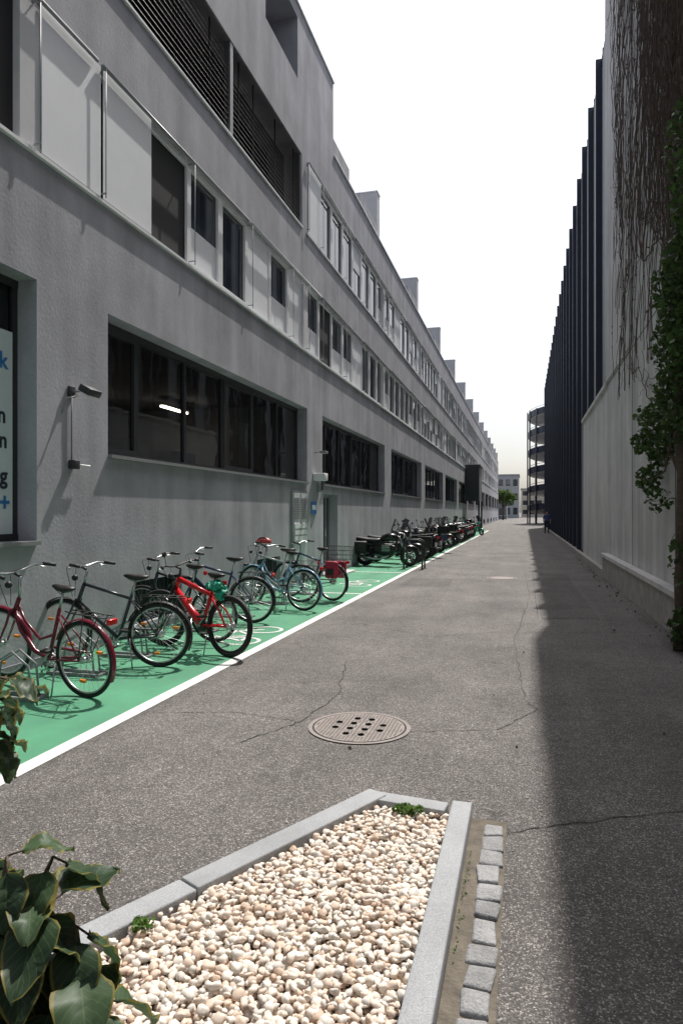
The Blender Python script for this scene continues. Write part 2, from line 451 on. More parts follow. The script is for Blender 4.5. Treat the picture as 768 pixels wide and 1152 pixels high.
for Ln in (2.1, 1.0, 1.0, 1.0):
    kerbseg((-0.275, yy), (-0.275, yy - Ln), 0.105, -1, z=0.078); yy -= Ln
kb.obj(pl)
ds = MB("joint_strip"); ds.quad((-0.274, -1.2, 0.006), (-0.09, -1.2, 0.006), (-0.09, 3.72, 0.006), (-0.274, 3.72, 0.006), DIRT)
ds.obj(pl)
cb = MB("cobble_edging")
y = 3.66
while y > -1.2:
    L_ = random.uniform(0.12, 0.165); 
    cb.M = Matrix.Translation((-0.155 + random.uniform(-.008, .008), y - L_ / 2, 0)) @ Matrix.Rotation(random.uniform(-.09, .09), 4, 'Z') @ Matrix.Rotation(random.uniform(-.06, .06), 4, 'Y')
    hw = random.uniform(0.046, 0.057)
    cb.box(-hw, hw, -L_ / 2 + .006, L_ / 2 - .006, -0.05, random.uniform(0.016, 0.028), COBBLE, 0.013)
    y -= L_
cb.M = Matrix.Identity(4); 
for i, v in enumerate(cb.v):
    n = noise.noise_vector(Vector(v) * 18); cb.v[i] = (v[0] + n.x * .012, v[1] + n.y * .012, v[2] + n.z * .007)
cb.obj(pl)
import bmesh
bm = bmesh.new(); bmesh.ops.create_icosphere(bm, subdivisions=2, radius=1)
bv = [v.co.copy() for v in bm.verts]; bf = [[v.index for v in f.verts] for f in bm.faces]; bm.free()
variants = []
for k in range(12):
    o = Vector((k * 7.3, 1.1, 2.2))
    variants.append([v * (1 + 0.6 * noise.noise(v * 1.1 + o) + 0.22 * noise.noise(v * 2.4 + o)) for v in bv])
nl = Vector((dl.y, -dl.x))
if nl.x > 0: nl = -nl
def inside(x, y, mrg=0.0):
    d = Vector((x, y)) - A
    if d.dot(nl) > -(0.125 + mrg): return False
    if x > -0.38 - mrg: return False
    if y > 3.67 - mrg + (x - A.x) * -0.104 - 0.0: return False
    return True
pe = MB("pebbles")
pv = []; pf = []
def peb(px, py, z, s):
    Mx = Matrix.Translation((px, py, z)) @ Matrix.Rotation(random.uniform(0, 6.28), 4, 'Z') @ Matrix.Rotation(random.uniform(-.6, .6), 4, 'X') @ Matrix.Diagonal((s * random.uniform(1.0, 1.6), s, s * random.uniform(.55, .85), 1))
    o = len(pv); V = random.choice(variants)
    pv.extend([tuple(Mx @ q) for q in V]); pf.extend([[a + o for a in f] for f in bf])
for layer, (pitch, zb) in enumerate(((0.026, 0.018), (0.026, 0.042))):
    y = 0.9
    while y < 3.75:
        x = -2.6
        while x < -0.36:
            px = x + random.uniform(-.5, .5) * pitch; py = y + random.uniform(-.5, .5) * pitch
            if inside(px, py, 0.008) and (layer == 0 or random.random() < 0.95):
                peb(px, py, zb + random.uniform(-.006, .010), random.choice((0.009, 0.011, 0.012, 0.014, 0.015, 0.019)) * random.uniform(0.85, 1.15))
            x += pitch
        y += pitch
pe.v = pv; pe.f = pf; pe.m(PEB); pe.mi = [0] * len(pf); pe.sm = [True] * len(pf); pe.obj(pl)
bed = MB("gravel_bed"); bed.add([(-0.38, -1.2, 0.012), (-0.38, 3.64, 0.012), (-0.86, 3.69, 0.012), (LEnd.x + .1, -1.2, 0.012)], [(0, 1, 2, 3)], DIRT); bed.obj(pl)
pv = []; pf = []
for _ in range(260):
    if random.random() < .5: px, py = random.uniform(-3.0, 1.8), random.uniform(3.0, 14)
    else: px, py = random.gauss(-.4, .7), random.gauss(3.9, .5)
    if inside(px, py, -.14) or px > 1.85 or (-.3 < px < -.1 and py < 3.7): continue
    peb(px, py, .003, random.uniform(.002, .006))
gr = MB("road_grit"); gr.v = pv; gr.f = pf; gr.m(CONCPL); gr.mi = [0] * len(pf); gr.sm = [True] * len(pf); gr.obj()

def leafquads(mb, c, spread, n, size, mt):
    for _ in range(n):
        while True:
            q = Vector((random.uniform(-1, 1), random.uniform(-1, 1), random.uniform(-1, 1)))
            if q.length < 1: break
        p = Vector(c) + Vector((q.x * spread[0], q.y * spread[1], q.z * spread[2]))
        R = Matrix.Rotation(random.uniform(0, 6.28), 3, 'Z') @ Matrix.Rotation(random.uniform(-1.2, 1.2), 3, 'X') @ Matrix.Rotation(random.uniform(-.8, .8), 3, 'Y')
        s = size * random.uniform(.6, 1.3)
        pts = [(0, -.5, 0), (.38, -.1, .06), (.22, .35, .03), (0, .6, -.05), (-.22, .35, .03), (-.38, -.1, .06)]
        vs = [p + R @ (Vector(a) * s) for a in pts]
        mb.add(vs, [(0, 1, 2, 3), (0, 3, 4, 5)], mt)
we = MB("weed")
leafquads(we, (-0.62, 3.60, 0.07), (0.07, 0.045, 0.025), 110, 0.022, WEED); 
leafquads(we, (-0.55, 3.58, 0.075), (0.04, 0.03, 0.03), 50, 0.02, WEED); we.obj()
we = MB("weed"); leafquads(we, (-1.42, 2.33, 0.07), (0.05, 0.05, 0.02), 60, 0.022, WEED)
leafquads(we, (-0.25, 2.9, 0.012), (0.012, 0.5, 0.008), 60, 0.010, WEED); we.obj()
fl = MB("fallen_leaves")
for _ in range(90):
    yq = random.uniform(6.5, 26); xq = 1.88 - abs(random.gauss(0, .12)); leafquads(fl, (xq, yq, .012), (.01, .01, .004), 1, .05, LEAFD)
for _ in range(40): leafquads(fl, (-4.95 + abs(random.gauss(0, .08)), random.uniform(4, 24), .014), (.01, .01, .003), 1, .045, LEAFD)
for _ in range(14): leafquads(fl, (random.uniform(-2.9, 1.2), random.uniform(3, 12), .012), (.01, .01, .003), 1, .04, LEAFD)
fl.obj()

# foreground shrub
sh = empty("leafy_shrub")
st = MB("stems"); lf = MB("leaves"); lf.uv = []
def bigleaf(base, direc, up, Ln, wd, curl=0.25):
    d = Vector(direc).normalized(); u = Vector(up); sdir = d.cross(u).normalized(); u = sdir.cross(d).normalized()
    n = 12; mcols = 6; vs = []; uvs = []
    ph = random.uniform(0, 6)
    for i in range(n + 1):
        t = i / n
        wv = wd * (max(0, sin(pi * min(1, t ** 0.8))) ** 0.75) * (1 - 0.25 * t) + 0.0005
        bend = -curl * Ln * t * t
        c = Vector(base) + d * (Ln * t) + u * bend
        for j in range(-3, 4):
            k = j / 3
            z = abs(k) * wv * 0.22 + 0.003 * sin(t * 26 + abs(k) * -6) + 0.006 * abs(k) * sin(t * 9 + ph + k)
            vs.append(c + sdir * (k * wv) + u * z)
            uvs.append((0.5 + 0.5 * k * (0.92), t))
    fs = []
    for i in range(n):
        for j in range(mcols):
            a = i * 7 + j; fs.append((a, a + 1, a + 8, a + 7))
    lf.add(vs, fs, LEAFS, True); lf.uv.extend(uvs)
def sprig(path, leafn, Lr, start=0.35, wide=(.36, .45)):
    pts = [Vector(p) for p in path]
    out = []
    for i in range(len(pts) - 1):
        for j in range(6):
            t = j / 6; out.append(pts[i].lerp(pts[i + 1], t))
    out.append(pts[-1])
    st.tube(out, [0.006 * (1 - 0.6 * i / len(out)) for i in range(len(out))], BARK, 6)
    for k in range(leafn):
        f = start + (1 - start) * (k + 0.5) / leafn
        p = out[min(len(out) - 1, int(f * len(out)))]
        a = k * 2.4 + random.uniform(-.4, .4)
        d = Vector((cos(a), sin(a), random.uniform(-1.2, 0.1)))
        q = p + d * 0.02; st.tube([p, q], 0.0018, BARK, 5)
        Ln = random.uniform(*Lr)
        bigleaf(q, d, (0, 0, 1), Ln, Ln * random.uniform(*wide), random.uniform(.15, .5))
base = (-0.92, 0.62, 0.02)
tips = [(-0.70, 0.90, 1.12), (-0.66, 0.90, 1.02), (-0.74, 0.85, 1.14), (-0.80, 0.80, 1.10), (-0.72, 0.80, 0.98), (-0.66, 0.86, 0.93), (-0.62, 0.92, 0.90), (-0.9, 0.78, 1.1), (-0.86, 0.9, 1.02), (-0.78, 0.92, 0.98),
        (-0.76, .84, 1.06), (-0.82, .86, 1.12), (-0.70, .83, 1.05), (-.58, .90, .86), (-.72, .88, 1.08), (-.68, .87, 1.07), (-.73, .90, .95), (-.64, .88, .98)]
for tp in tips:
    b_ = Vector(base) + Vector((random.uniform(-.06, .06), random.uniform(-.06, .06), 0)); t_ = Vector(tp)
    mid = b_.lerp(t_, 0.5) + Vector((random.uniform(-.05, .02), random.uniform(-.05, .05), 0.08))
    sprig([b_, mid, t_], 12, (0.065, 0.115), 0.6)
sprig([base, (-0.97, 0.8, .7), (-0.92, .93, 1.1), (-0.865, .97, 1.37)], 12, (0.06, 0.085), 0.84)
sprig([base, (-0.99, 0.8, .7), (-0.95, .95, 1.1), (-0.90, .99, 1.33)], 9, (0.06, 0.08), 0.86)
st.obj(sh); lf.obj(sh)

# ------------------------------------------------------------------ left building
FX = -5.0; YS, YE = -12.0, 137.0; PITCH = 9.33
bld = empty("grey_office_building")
fac = MB("facade_walls")
def wallgrid(mb, X, y0, y1, z0, z1, holes, mt):
    ys = sorted(set([y0, y1] + [h[0] for h in holes] + [h[1] for h in holes]))
    zs = sorted(set([z0, z1] + [h[2] for h in holes] + [h[3] for h in holes]))
    ys = [y for y in ys if y0 <= y <= y1]; zs = [z for z in zs if z0 <= z <= z1]
    for i in range(len(ys) - 1):
        for j in range(len(zs) - 1):
            cy_ = (ys[i] + ys[i + 1]) / 2; cz = (zs[j] + zs[j + 1]) / 2
            if any(h[0] < cy_ < h[1] and h[2] < cz < h[3] for h in holes): continue
            mb.quad((X, ys[i], zs[j]), (X, ys[i + 1], zs[j]), (X, ys[i + 1], zs[j + 1]), (X, ys[i], zs[j + 1]), mt)
    for h in holes:
        d = X - h[4]
        a, b2, c, e = h[:4]
        mb.quad((X, a, c), (X, a, e), (d, a, e), (d, a, c), mt); mb.quad((X, b2, c), (d, b2, c), (d, b2, e), (X, b2, e), mt)
        mb.quad((X, a, e), (X, b2, e), (d, b2, e), (d, a, e), mt); mb.quad((X, a, c), (d, a, c), (d, b2, c), (X, b2, c), mt)
holes = []; gw = []
for k in range(-2, 14):
    y0 = 7.45 + PITCH * k; y1 = y0 + 8.05
    if y0 < YS: y0 = YS + .5
    z0 = 1.30 if k == -1 else 2.32
    if y1 > YE: continue
    holes.append((y0, y1, z0, 4.12, 0.32)); gw.append((k, y0, y1, z0, 4.12))
bas = []
for k in range(-1, 14):
    y0 = 7.45 + PITCH * k
    for (a, b2) in (((0.6, 1.9), (4.9, 6.2)) if k < 1 else ((4.7, 8.8),)):
        if y0 + b2 < YE - 1: holes.append((y0 + a, y0 + b2, 0.14, 0.72, 0.2)); bas.append((y0 + a, y0 + b2))
door = (16.85, 18.25, 0.06, 2.12); holes.append((*door, 0.3))
S1 = (5.42, 7.10); S2 = (8.25, 9.98); LE = 15.1
holes.append((YS + .5, YE - .6, S1[0], S1[1], 0.14))
holes.append((YS + .5, LE, S2[0], S2[1], 0.45)); holes.append((LE + .35, YE - .6, S2[0], S2[1], 0.14))
wallgrid(fac, FX, YS, YE, 0, 11.3, holes, STUCCO)
wallgrid(fac, FX, YS, 17.8, 11.3, 13.25, [(12.8, 14.8, 11.55, 12.95, 0.9), (6.5, 9.5, 11.55, 12.95, 0.9)], STUCCO)
fac.quad((-5.9, 12.8, 11.55), (-5.9, 14.8, 11.55), (-5.9, 14.8, 12.95), (-5.9, 12.8, 12.95), STUCCO_L)
fac.quad((-5.9, 6.5, 11.55), (-5.9, 9.5, 11.55), (-5.9, 9.5, 12.95), (-5.9, 6.5, 12.95), STUCCO_L)
fac.quad((FX, 17.8, 11.3), (-18, 17.8, 11.3), (-18, 17.8, 13.25), (FX, 17.8, 13.25), STUCCO)
fac.quad((FX, YS, 13.25), (FX, 17.8, 13.25), (-18, 17.8, 13.25), (-18, YS, 13.25), STUCCO)
fac.quad((-5.3, YS, 11.0), (-5.3, YE, 11.0), (-18, YE, 11.0), (-18, YS, 11.0), PLINTHM)
fac.quad((FX, YS, 11.3), (FX, YE, 11.3), (-5.3, YE, 11.3), (-5.3, YS, 11.3), STUCCO)
fac.quad((-5.3, YS, 11.3), (-5.3, YE, 11.3), (-5.3, YE, 11.0), (-5.3, YS, 11.0), STUCCO)
fac.quad((FX, YE, 0), (-18, YE, 0), (-18, YE, 11.3), (FX, YE, 11.3), STUCCO)
fac.quad((FX, YS, 0), (FX, YS, 13.25), (-18, YS, 13.25), (-18, YS, 0), STUCCO)
fac.quad((-18, YS, 0), (-18, YS, 11), (-18, YE, 11), (-18, YE, 0), STUCCO)
fac.obj(bld)
tr = MB("sills_and_copings")
tr.box(FX - .32, FX + .035, YS, 12.75, 13.252, 13.29, WHITE); tr.box(FX - .32, FX + .035, 12.75, 17.84, 13.252, 13.29, WHITE)
tr.box(FX - .33, FX + .04, 17.84, YE + .03, 11.303, 11.345, WHITE)
tr.box(FX - .13, FX + .045, YS + .5, YE - .6, S1[0] + .002, S1[0] + .04, WHITE)
tr.box(FX - .13, FX + .035, LE + .35, YE - .6, S2[0] + .002, S2[0] + .04, WHITE)
tr.box(FX - .4, FX + .035, YS + .5, LE, S2[0] + .002, S2[0] + .035, WHITE)
for (k, y0, y1, z0, z1) in gw:
    tr.box(FX - .3, FX + .06, y0 + .002, y1 - .002, z0 + .002, z0 + .045, FRAMEG)
tr.box(FX, FX + .02, YS, 16.8, 0, .1, PLINTHM); tr.box(FX, FX + .02, 18.3, YE, 0, .1, PLINTHM)
tr.obj(bld)
fn = MB("roof_party_walls")
for i in range(0, 13):
    y = 23.6 + 9.2 * i
    if y > YE - 1: break
    fn.box(FX - 1.15, FX - 0.02, y - .02, y + .42, 11.347, 12.95, STUCCO_L)
    fn.box(FX - 1.17, FX, y - .04, y + .44, 12.952, 12.99, WHITE)
    fn.box(FX - 4.5, FX - 1.15, y + .02, y + .38, 11.0, 12.5, STUCCO)
    fn.box(FX - .28, FX - .015, y - 2.6, y - .03, 11.347, 11.75, STUCCO)
fn.box(FX - .3, FX - .015, 17.85, 19.6, 11.347, 11.8, STUCCO)
fn.obj(bld)
pt = MB("penthouse_setback")
for i in range(0, 13):
    y = 24.2 + 9.2 * i
    if y + 8 > YE: break
    pt.box(-14, -7.6, y + .1, y + 8.3, 11.01, 13.3, STUCCO)
    pt.box(-7.6, -7.57, y + 1, y + 7.3, 11.2, 13.1, PGLASS)
pt.obj(bld)

gf = MB("ground_floor_window_frames"); gg = MB("ground_floor_glass"); rmx = MB("interior_rooms")
GX = FX - 0.27
for (k, y0, y1, z0, z1) in gw:
    zb = z0 + .047; b0 = y0 + .003; b1 = y1 - .003; zt = z1 - .003
    def fr(a, b2, c, e, d=.06): gf.box(GX - d / 2, GX + d / 2, a, b2, c, e, FRAME)
    fr(b0, b1, zb, zb + .07, .08); fr(b0, b1, zt - .08, zt, .08)
    if k == -1:
        cuts = [y0 + 2.7, y0 + 5.4]
    else:
        cuts = [y0 + q for q in (1.05, 2.45, 3.85, 5.25, 6.65)]
    fr(b0, b0 + .07, zb + .07, zt - .08); fr(b1 - .07, b1, zb + .07, zt - .08)
    for c in cuts: fr(c - .035, c + .035, zb + .07, zt - .08, .066)
    if k != -1:
        for ci in (0, 3):
            a = cuts[ci] - .035; aa = (cuts[ci - 1] if ci else b0 + .035) + .035
            for (q0, q1) in ((a - .06, a), (aa, aa + .06)):
                gf.box(GX - .02, GX + .045, q0, q1, zb + .07, zt - .08, FRAME)
            gf.box(GX - .02, GX + .045, aa + .06, a - .06, zb + .07, zb + .13, FRAME); gf.box(GX - .02, GX + .045, aa + .06, a - .06, zt - .14, zt - .08, FRAME)
    gg.quad((GX, b0, zb), (GX, b1, zb), (GX, b1, zt), (GX, b0, zt), GLASS)
    X0, X1, Z0, Z1 = FX - .33, -11.5, 0.9, 4.3; a, b2 = y0 - .5, y1 + .5
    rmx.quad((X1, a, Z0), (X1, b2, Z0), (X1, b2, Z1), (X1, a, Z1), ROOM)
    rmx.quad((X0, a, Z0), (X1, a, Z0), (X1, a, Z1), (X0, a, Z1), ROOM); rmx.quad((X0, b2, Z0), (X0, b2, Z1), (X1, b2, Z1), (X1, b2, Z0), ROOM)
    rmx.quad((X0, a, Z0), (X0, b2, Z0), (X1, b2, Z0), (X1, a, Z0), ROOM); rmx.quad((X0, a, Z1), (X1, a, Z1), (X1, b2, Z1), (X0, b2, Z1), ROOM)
    if k in (0, 1, 2):
        for q in range(5):
            yy2 = y0 + .6 + q * 1.6; rmx.box(-6.9, -6.2, yy2, yy2 + .9, 0.9, 2.5 + random.uniform(-.1, .55), ROOMW if q % 2 else ROOM)
        rmx.box(-8.2, -7.9, y0 + 2.2, y0 + 2.5, .9, 4.29, ROOMW)
        rmx.box(-5.62, -5.6, y0 + 5.4, y0 + 5.95, 2.6, 3.5, ROOMW)
        rmx.box(-11.4, -11.0, y0 + 1.2, y0 + 3.6, .9, 3.4, ROOMW)
        rmx.box(-11.4, -11.0, y0 + 4.2, y0 + 7.0, .9, 2.9, ROOMW)
gf.obj(bld); gg.obj(bld); rmx.obj(bld)
EM = bpy.data.materials.new("lit_tube"); EM.use_nodes = True
bb = EM.node_tree.nodes["Principled BSDF"]; bb.inputs["Emission Color"].default_value = (1, .9, .75, 1); bb.inputs["Emission Strength"].default_value = 9
tb = MB("ceiling_tube_lamps")
for (x, y, l) in ((-8.2, 9.2, 1.5), (-9.6, 12.2, 1.5), (-8.0, 14.0, 1.2), (-7.5, 18.5, 1.4), (-8.5, 22, 1.4)):
    tb.box(x - .04, x + .04, y, y + l, 4.05, 4.09, EM); tb.box(x - .06, x + .06, y, y + l, 4.092, 4.13, WHITE)
tb.obj(bld)
bs = MB("basement_grilles")
for (a, b2) in bas:
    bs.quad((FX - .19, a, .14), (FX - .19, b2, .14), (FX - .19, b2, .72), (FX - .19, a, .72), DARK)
    n_ = int((b2 - a) / .12)
    for i in range(n_ + 1):
        y = a + .03 + (b2 - a - .06) * i / n_; bs.box(FX - .1, FX - .08, y - .008, y + .008, .142, .718, FRAME)
bs.obj(bld)
dr = MB("entrance_door")
y0, y1, z0, z1 = door; X = FX - .25
dr.quad((X - .04, y0, z0), (X - .04, y1, z0), (X - .04, y1, z1), (X - .04, y0, z1), DARK)
for (a, b2, c, e) in ((y0, y0 + .08, z0, z1), (y1 - .08, y1, z0, z1), (y0 + .08, y1 - .08, z1 - .08, z1), (y0 + .08, y1 - .08, z0, z0 + .2), (y0 + .95, y0 + 1.02, z0 + .2, z1 - .08)):
    dr.box(X - .03, X + .03, a + .002, b2 - .002, c + .002, e - .002, FRAMEG)
dr.box(X - .005, X + .005, y0 + .08, y1 - .08, z0 + .2, z1 - .08, PGLASS)
dr.tube([(X + .06, y0 + .85, 1.0), (X + .06, y0 + .85, 1.4)], .012, STEEL)
dr.box(FX + .002, FX + .5, y0 - .1, y1 + .1, 0.0, .055, CONC2)
dr.obj(bld)
ud = MB("utility_door")
ud.box(FX + .002, FX + .03, 14.35, 15.45, .12, 2.15, PALE); ud.box(FX + .031, FX + .04, 14.43, 14.87, .2, 2.08, BLIND2); ud.box(FX + .031, FX + .04, 14.93, 15.37, .2, 2.08, BLIND2)
for i in range(10):
    for yy_ in (14.46, 14.96): ud.box(FX + .041, FX + .05, yy_, yy_ + .38, 1.5 + i * .05, 1.52 + i * .05, FRAMEG)
for i in range(3): ud.box(FX + .041, FX + .06, 14.46, 15.34, 1.0 + i * .14, 1.1 + i * .14, WHITE)
ud.obj(bld)

uf = MB("strip_window_frames"); ug = MB("strip_window_glass"); ub = MB("strip_window_blinds"); rr_ = MB("blind_guide_rails")
PW = PITCH / 8
def strip(zlo, zhi, ystart, yend, seed, pattern0=None):
    rnd = random.Random(seed)
    X = FX - .10
    zb = zlo + .042; zt = zhi - .003
    ug.quad((X, ystart, zb), (X, yend, zb), (X, yend, zt), (X, ystart, zt), PGLASS)
    uf.box(X + .005, X + .05, ystart, yend, zt - .09, zt, WHITE)
    uf.box(X + .005, X + .05, ystart, yend, zb, zb + .05, WHITE)
    k0 = math.floor((ystart - 6.14) / PW) + 1
    k = k0
    while True:
        y = 6.14 + k * PW
        if y > yend - .1: break
        if k % 8 == 0:
            uf.box(X + .002, X + .098, y - .22, y + .1, zb + .052, zt - .092, STUCCO_L)
        else:
            uf.box(X + .004, X + .055, y - .035, y + .035, zb + .052, zt - .092, WHITE)
        a = y + (.1 if k % 8 == 0 else .035); b2 = min(y + PW - (.22 if (k + 1) % 8 == 0 else .035), yend)
        typ = pattern0.get(k) if pattern0 and k in pattern0 else rnd.choice("wdhdddhdlWldhdl")
        c, e = zb + .052, zt - .092
        if typ == 'w': ub.box(X + .03, X + .045, a, b2, c, e, BLIND)
        elif typ == 'W':
            ub.box(FX + .010, FX + .016, a - .01, b2 + .01, zlo + .07, zhi - .02, BLIND)
            ub.box(FX + .006, FX + .022, a - .01, b2 + .01, zlo + .045, zlo + .068, FRAMEG)
        elif typ == 'h': 
            f = rnd.uniform(.2, .6); ub.box(X + .012, X + .03, a, b2, e - (e - c) * f, e, BLIND); 
        elif typ == 'l':
            f = .42; ub.box(X + .012, X + .02, a + .05, b2 - .05, c + .05, c + (e - c) * f, BLIND)
        elif typ == 'g': ub.box(X + .008, X + .02, a, b2, c, e, BLIND2)
        if typ in 'dhl':
            uf.box(X + .006, X + .055, a, a + .055, c, e, WHITE); uf.box(X + .006, X + .055, b2 - .055, b2, c, e, WHITE)
            uf.box(X + .006, X + .055, a + .055, b2 - .055, c, c + .055, WHITE)
        if typ == 'D': ub.box(X + .006, X + .012, a, b2, c, e, DARK)
        k += 1
    y = 6.14 + k0 * PW; kk = k0
    while y < yend:
        if kk % 2 == 1 or kk % 8 == 0:
            rr_.tube([(FX + .07, y, zlo + .06), (FX + .07, y, zhi - .02)], .007, FRAMEG, 5)
            for z in (zlo + .12, zhi - .05):
                rr_.box(FX - .04, FX + .08, y - .008, y + .008, z - .008, z + .008, FRAMEG)
        y += PW; kk += 1
    y = ystart
    while y < yend:
        e_ = min(y + 4 * PW - .1, yend)
        rr_.tube([(FX + .055, y, zhi - .03), (FX + .055, e_, zhi - .03)], .024, FRAMEG if rnd.random() < .5 else BLIND2, 8)
        y += 4 * PW
pat = {-3: 'W', -2: 'W', -1: 'D', 0: 'W', 1: 'W', 2: 'D', 3: 'l', 4: 'd', 5: 'w', 6: 'l', 7: 'w', 8: 'l', 9: 'D', 10: 'l', 11: 'l', 12: 'w'}
strip(S1[0], S1[1], YS + .6, YE - .7, 3, pat)
strip(S2[0], S2[1], LE + .36, YE - .7, 5)
uf.obj(bld); ug.obj(bld); ub.obj(bld); rr_.obj(bld)
lv = MB("louvre_screens")
lv.quad((FX - .44, YS + .5, S2[0]), (FX - .44, LE, S2[0]), (FX - .44, LE, S2[1]), (FX - .44, YS + .5, S2[1]), PGLASS)
for (a, b2) in ((YS + .5, -2), (-2, 4.5), (4.5, 11.2), (11.2, LE)):
    for i in range(17):
        z = S2[0] + .1 + i * .1
        lv.add([(FX - .03, a + .06, z), (FX - .03, b2 - .06, z), (FX - .07, b2 - .06, z + .065), (FX - .07, a + .06, z + .065)], [(0, 1, 2, 3)], LOUV)
    for y in (a, b2 - .06): lv.box(FX - .13, FX - .015, y + .003, y + .057, S2[0] + .04, S2[1] - .01, FRAMEG)
    yy_ = a
    while yy_ < b2 - .3:
        lv.box(FX - .12, FX - .10, yy_ + 1.2, yy_ + 1.23, S2[0] + .04, S2[1] - .01, FRAME); yy_ += 1.2
lv.obj(bld)
pj = MB("projecting_canopy")
pj.box(FX + .01, FX + 1.2, 60, 60.25, 2.6, 5.6, FRAME); pj.box(FX + .01, FX + 1.3, 60, 64, 5.603, 5.75, FRAME); pj.box(FX + 1.15, FX + 1.2, 60.255, 64, 2.6, 5.6, FRAMEG)
pj.box(FX+1.1, FX+1.25, 60.01, 60.15, 0, 2.597, FRAME); pj.box(FX+1.1, FX+1.25, 63.8, 63.95, 0, 2.597, FRAME)
pj.obj(bld)

sgn = empty("window_poster")
ps = MB("poster_film")
PFILM = mat("poster_film", (0.70, 0.82, 0.82), 0.5)
ps.box(GX + .036, GX + .040, 3.0, 6.08, 1.42, 3.55, PFILM); ps.obj(sgn)
def text(s_, y, z, size, col, name):
    cu = bpy.data.curves.new(name, 'FONT'); cu.body = s_; cu.size = size; cu.align_x = 'RIGHT'; cu.extrude = 0.001; cu.offset = .006
    o = bpy.data.objects.new(name, cu); COL.objects.link(o); o.parent = sgn
    o.location = (GX + .045, y, z); o.rotation_euler = (radians(90), 0, radians(90)); cu.materials.append(col); return o
TB = mat("poster_blue", (0.03, 0.2, 0.5), .6); TK = mat("poster_black", (0.02, 0.03, 0.05), .6); TR = mat("poster_red", (0.5, 0.03, 0.08), .6)
text("Werk", 6.0, 3.15, .24, TB, "headline"); text("Vision", 5.98, 2.58, .24, TK, "line_two"); text("Ausbildung in", 6.0, 2.32, .24, TK, "line_one")
text("Handlung", 6.0, 1.95, .24, TK, "line_three"); text("www", 5.88, 1.55, .34, TR, "logo"); text("+", 6.04, 1.66, .26, TB, "logo_plus")

wl = MB("wall_floodlight")
wl.tube([(FX + .02, 6.72, 2.22), (FX + .02, 6.72, 3.0)], .010, FRAMEG, 6)
wl.tube([(FX + .02, 6.55, 2.75), (FX + .03, 6.62, 2.93), (FX + .1, 6.74, 2.98)], .007, FRAMEG, 6)
wl.box(FX + .002, FX + .04, 6.67, 6.77, 2.96, 3.08, FRAME, .006)
wl.tube([(FX + .03, 6.72, 3.02), (FX + .16, 6.76, 3.03)], .013, FRAMEG, 6)
wl.M = Matrix.Translation((FX + .22, 6.78, 3.03)) @ Matrix.Rotation(radians(28), 4, 'Y')
wl.box(-.08, .08, -.11, .11, -.04, .04, FRAME, .012); wl.box(-.065, .065, -.095, .095, -.046, -.041, WHITE)
wl.M = Matrix.Identity(4)
wl.box(FX + .002, FX + .09, 6.68, 6.78, 2.14, 2.24, FRAME, .008); wl.tube([(FX + .06, 6.78, 2.19), (FX + .06, 7.0, 2.19)], .012, WHITE, 6); wl.obj()
wl = MB("wall_lamp")
wl.box(FX + .002, FX + .3, 15.95, 16.25, 2.42, 2.6, WHITE, .02); wl.box(FX + .002, FX + .1, 16.3, 16.5, 2.15, 2.5, PALE, .01); wl.box(FX + .1, FX + .12, 16.33, 16.47, 2.2, 2.45, BLKM); wl.obj()
wl = MB("house_number_sign"); wl.box(FX + .002, FX + .02, 15.8, 16.2, 1.6, 1.9, TB); wl.box(FX+.021, FX+.025, 15.85, 16.15, 1.7, 1.82, WHITE); wl.obj()
wl = MB("wall_floodlight")
wl.tube([(FX + .02, 16.0, 3.1), (FX + .2, 16.0, 3.13)], .014, FRAMEG, 6); wl.box(FX + .18, FX + .34, 15.92, 16.12, 3.08, 3.14, FRAMEG, .01); wl.obj()

# ------------------------------------------------------------------ right side
RX = 2.05; RT = 14.95
cw = empty("concrete_building")
c = MB("walls")
wallgrid(c, RX, -8, 18.7, 0, 15.6, [], CONC); 
c.quad((RX, 18.7, 0), (12, 18.7, 0), (12, 18.7, 15.6), (RX, 18.7, 15.6), CONC)
c.quad((RX, -8, 15.6), (RX, 18.7, 15.6), (12, 18.7, 15.6), (12, -8, 15.6), CONC); c.quad((RX, -8, 0), (RX, -8, 15.6), (12, -8, 15.6), (12, -8, 0), CONC)
c.quad((12, -8, 0), (12, -8, 15.6), (12, 18.7, 15.6), (12, 18.7, 0), CONC)
c.obj(cw)
pp = MB("plinth")
y = -8
while y < 18.5:
    e_ = min(y + 2.4, 18.7); pp.box(RX - .13, RX - .001, y + .006, e_ - .006, 0, .52, CONCPL); y += 2.4
y = -8
while y < 18.5:
    e_ = min(y + 2.4, 18.7); pp.box(RX - .17, RX - .001, y + .003, e_ - .003, .523, .6, CONC2); y += 2.4
pp.obj(cw)
jt = MB("panel_joints")
for y in (2.5, 6.5, 10.5, 14.5): jt.box(RX - .004, RX, y - .012, y + .012, .6, 15.6, TAR)
for z in (4.9, 9.8): jt.box(RX - .003, RX, -8, 18.7, z - .01, z + .01, TAR)
jt.box(RX - .05, RX - .001, 14.6, 18.69, 4.95, 15.3, CONC)
jt.obj(cw)
gar = empty("parking_garage")
c = MB("lower_wall"); y = 18.72
while y < 26.4:
    e_ = min(y + 2.6, 26.5); c.box(RX + .02, RX + .3, y + .006, e_ - .006, 0, 4.9, CONC2); y += 2.6
c.box(RX - .05, RX + .3, 18.72, 26.5, 4.903, 5.0, CONC2)
c.box(RX - .12, RX + .015, 18.72, 77, 0, .16, CONCPL); c.obj(gar)
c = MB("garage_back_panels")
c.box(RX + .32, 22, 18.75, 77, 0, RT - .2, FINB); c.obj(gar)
c = MB("vertical_fins")
y = 18.8; i = 0
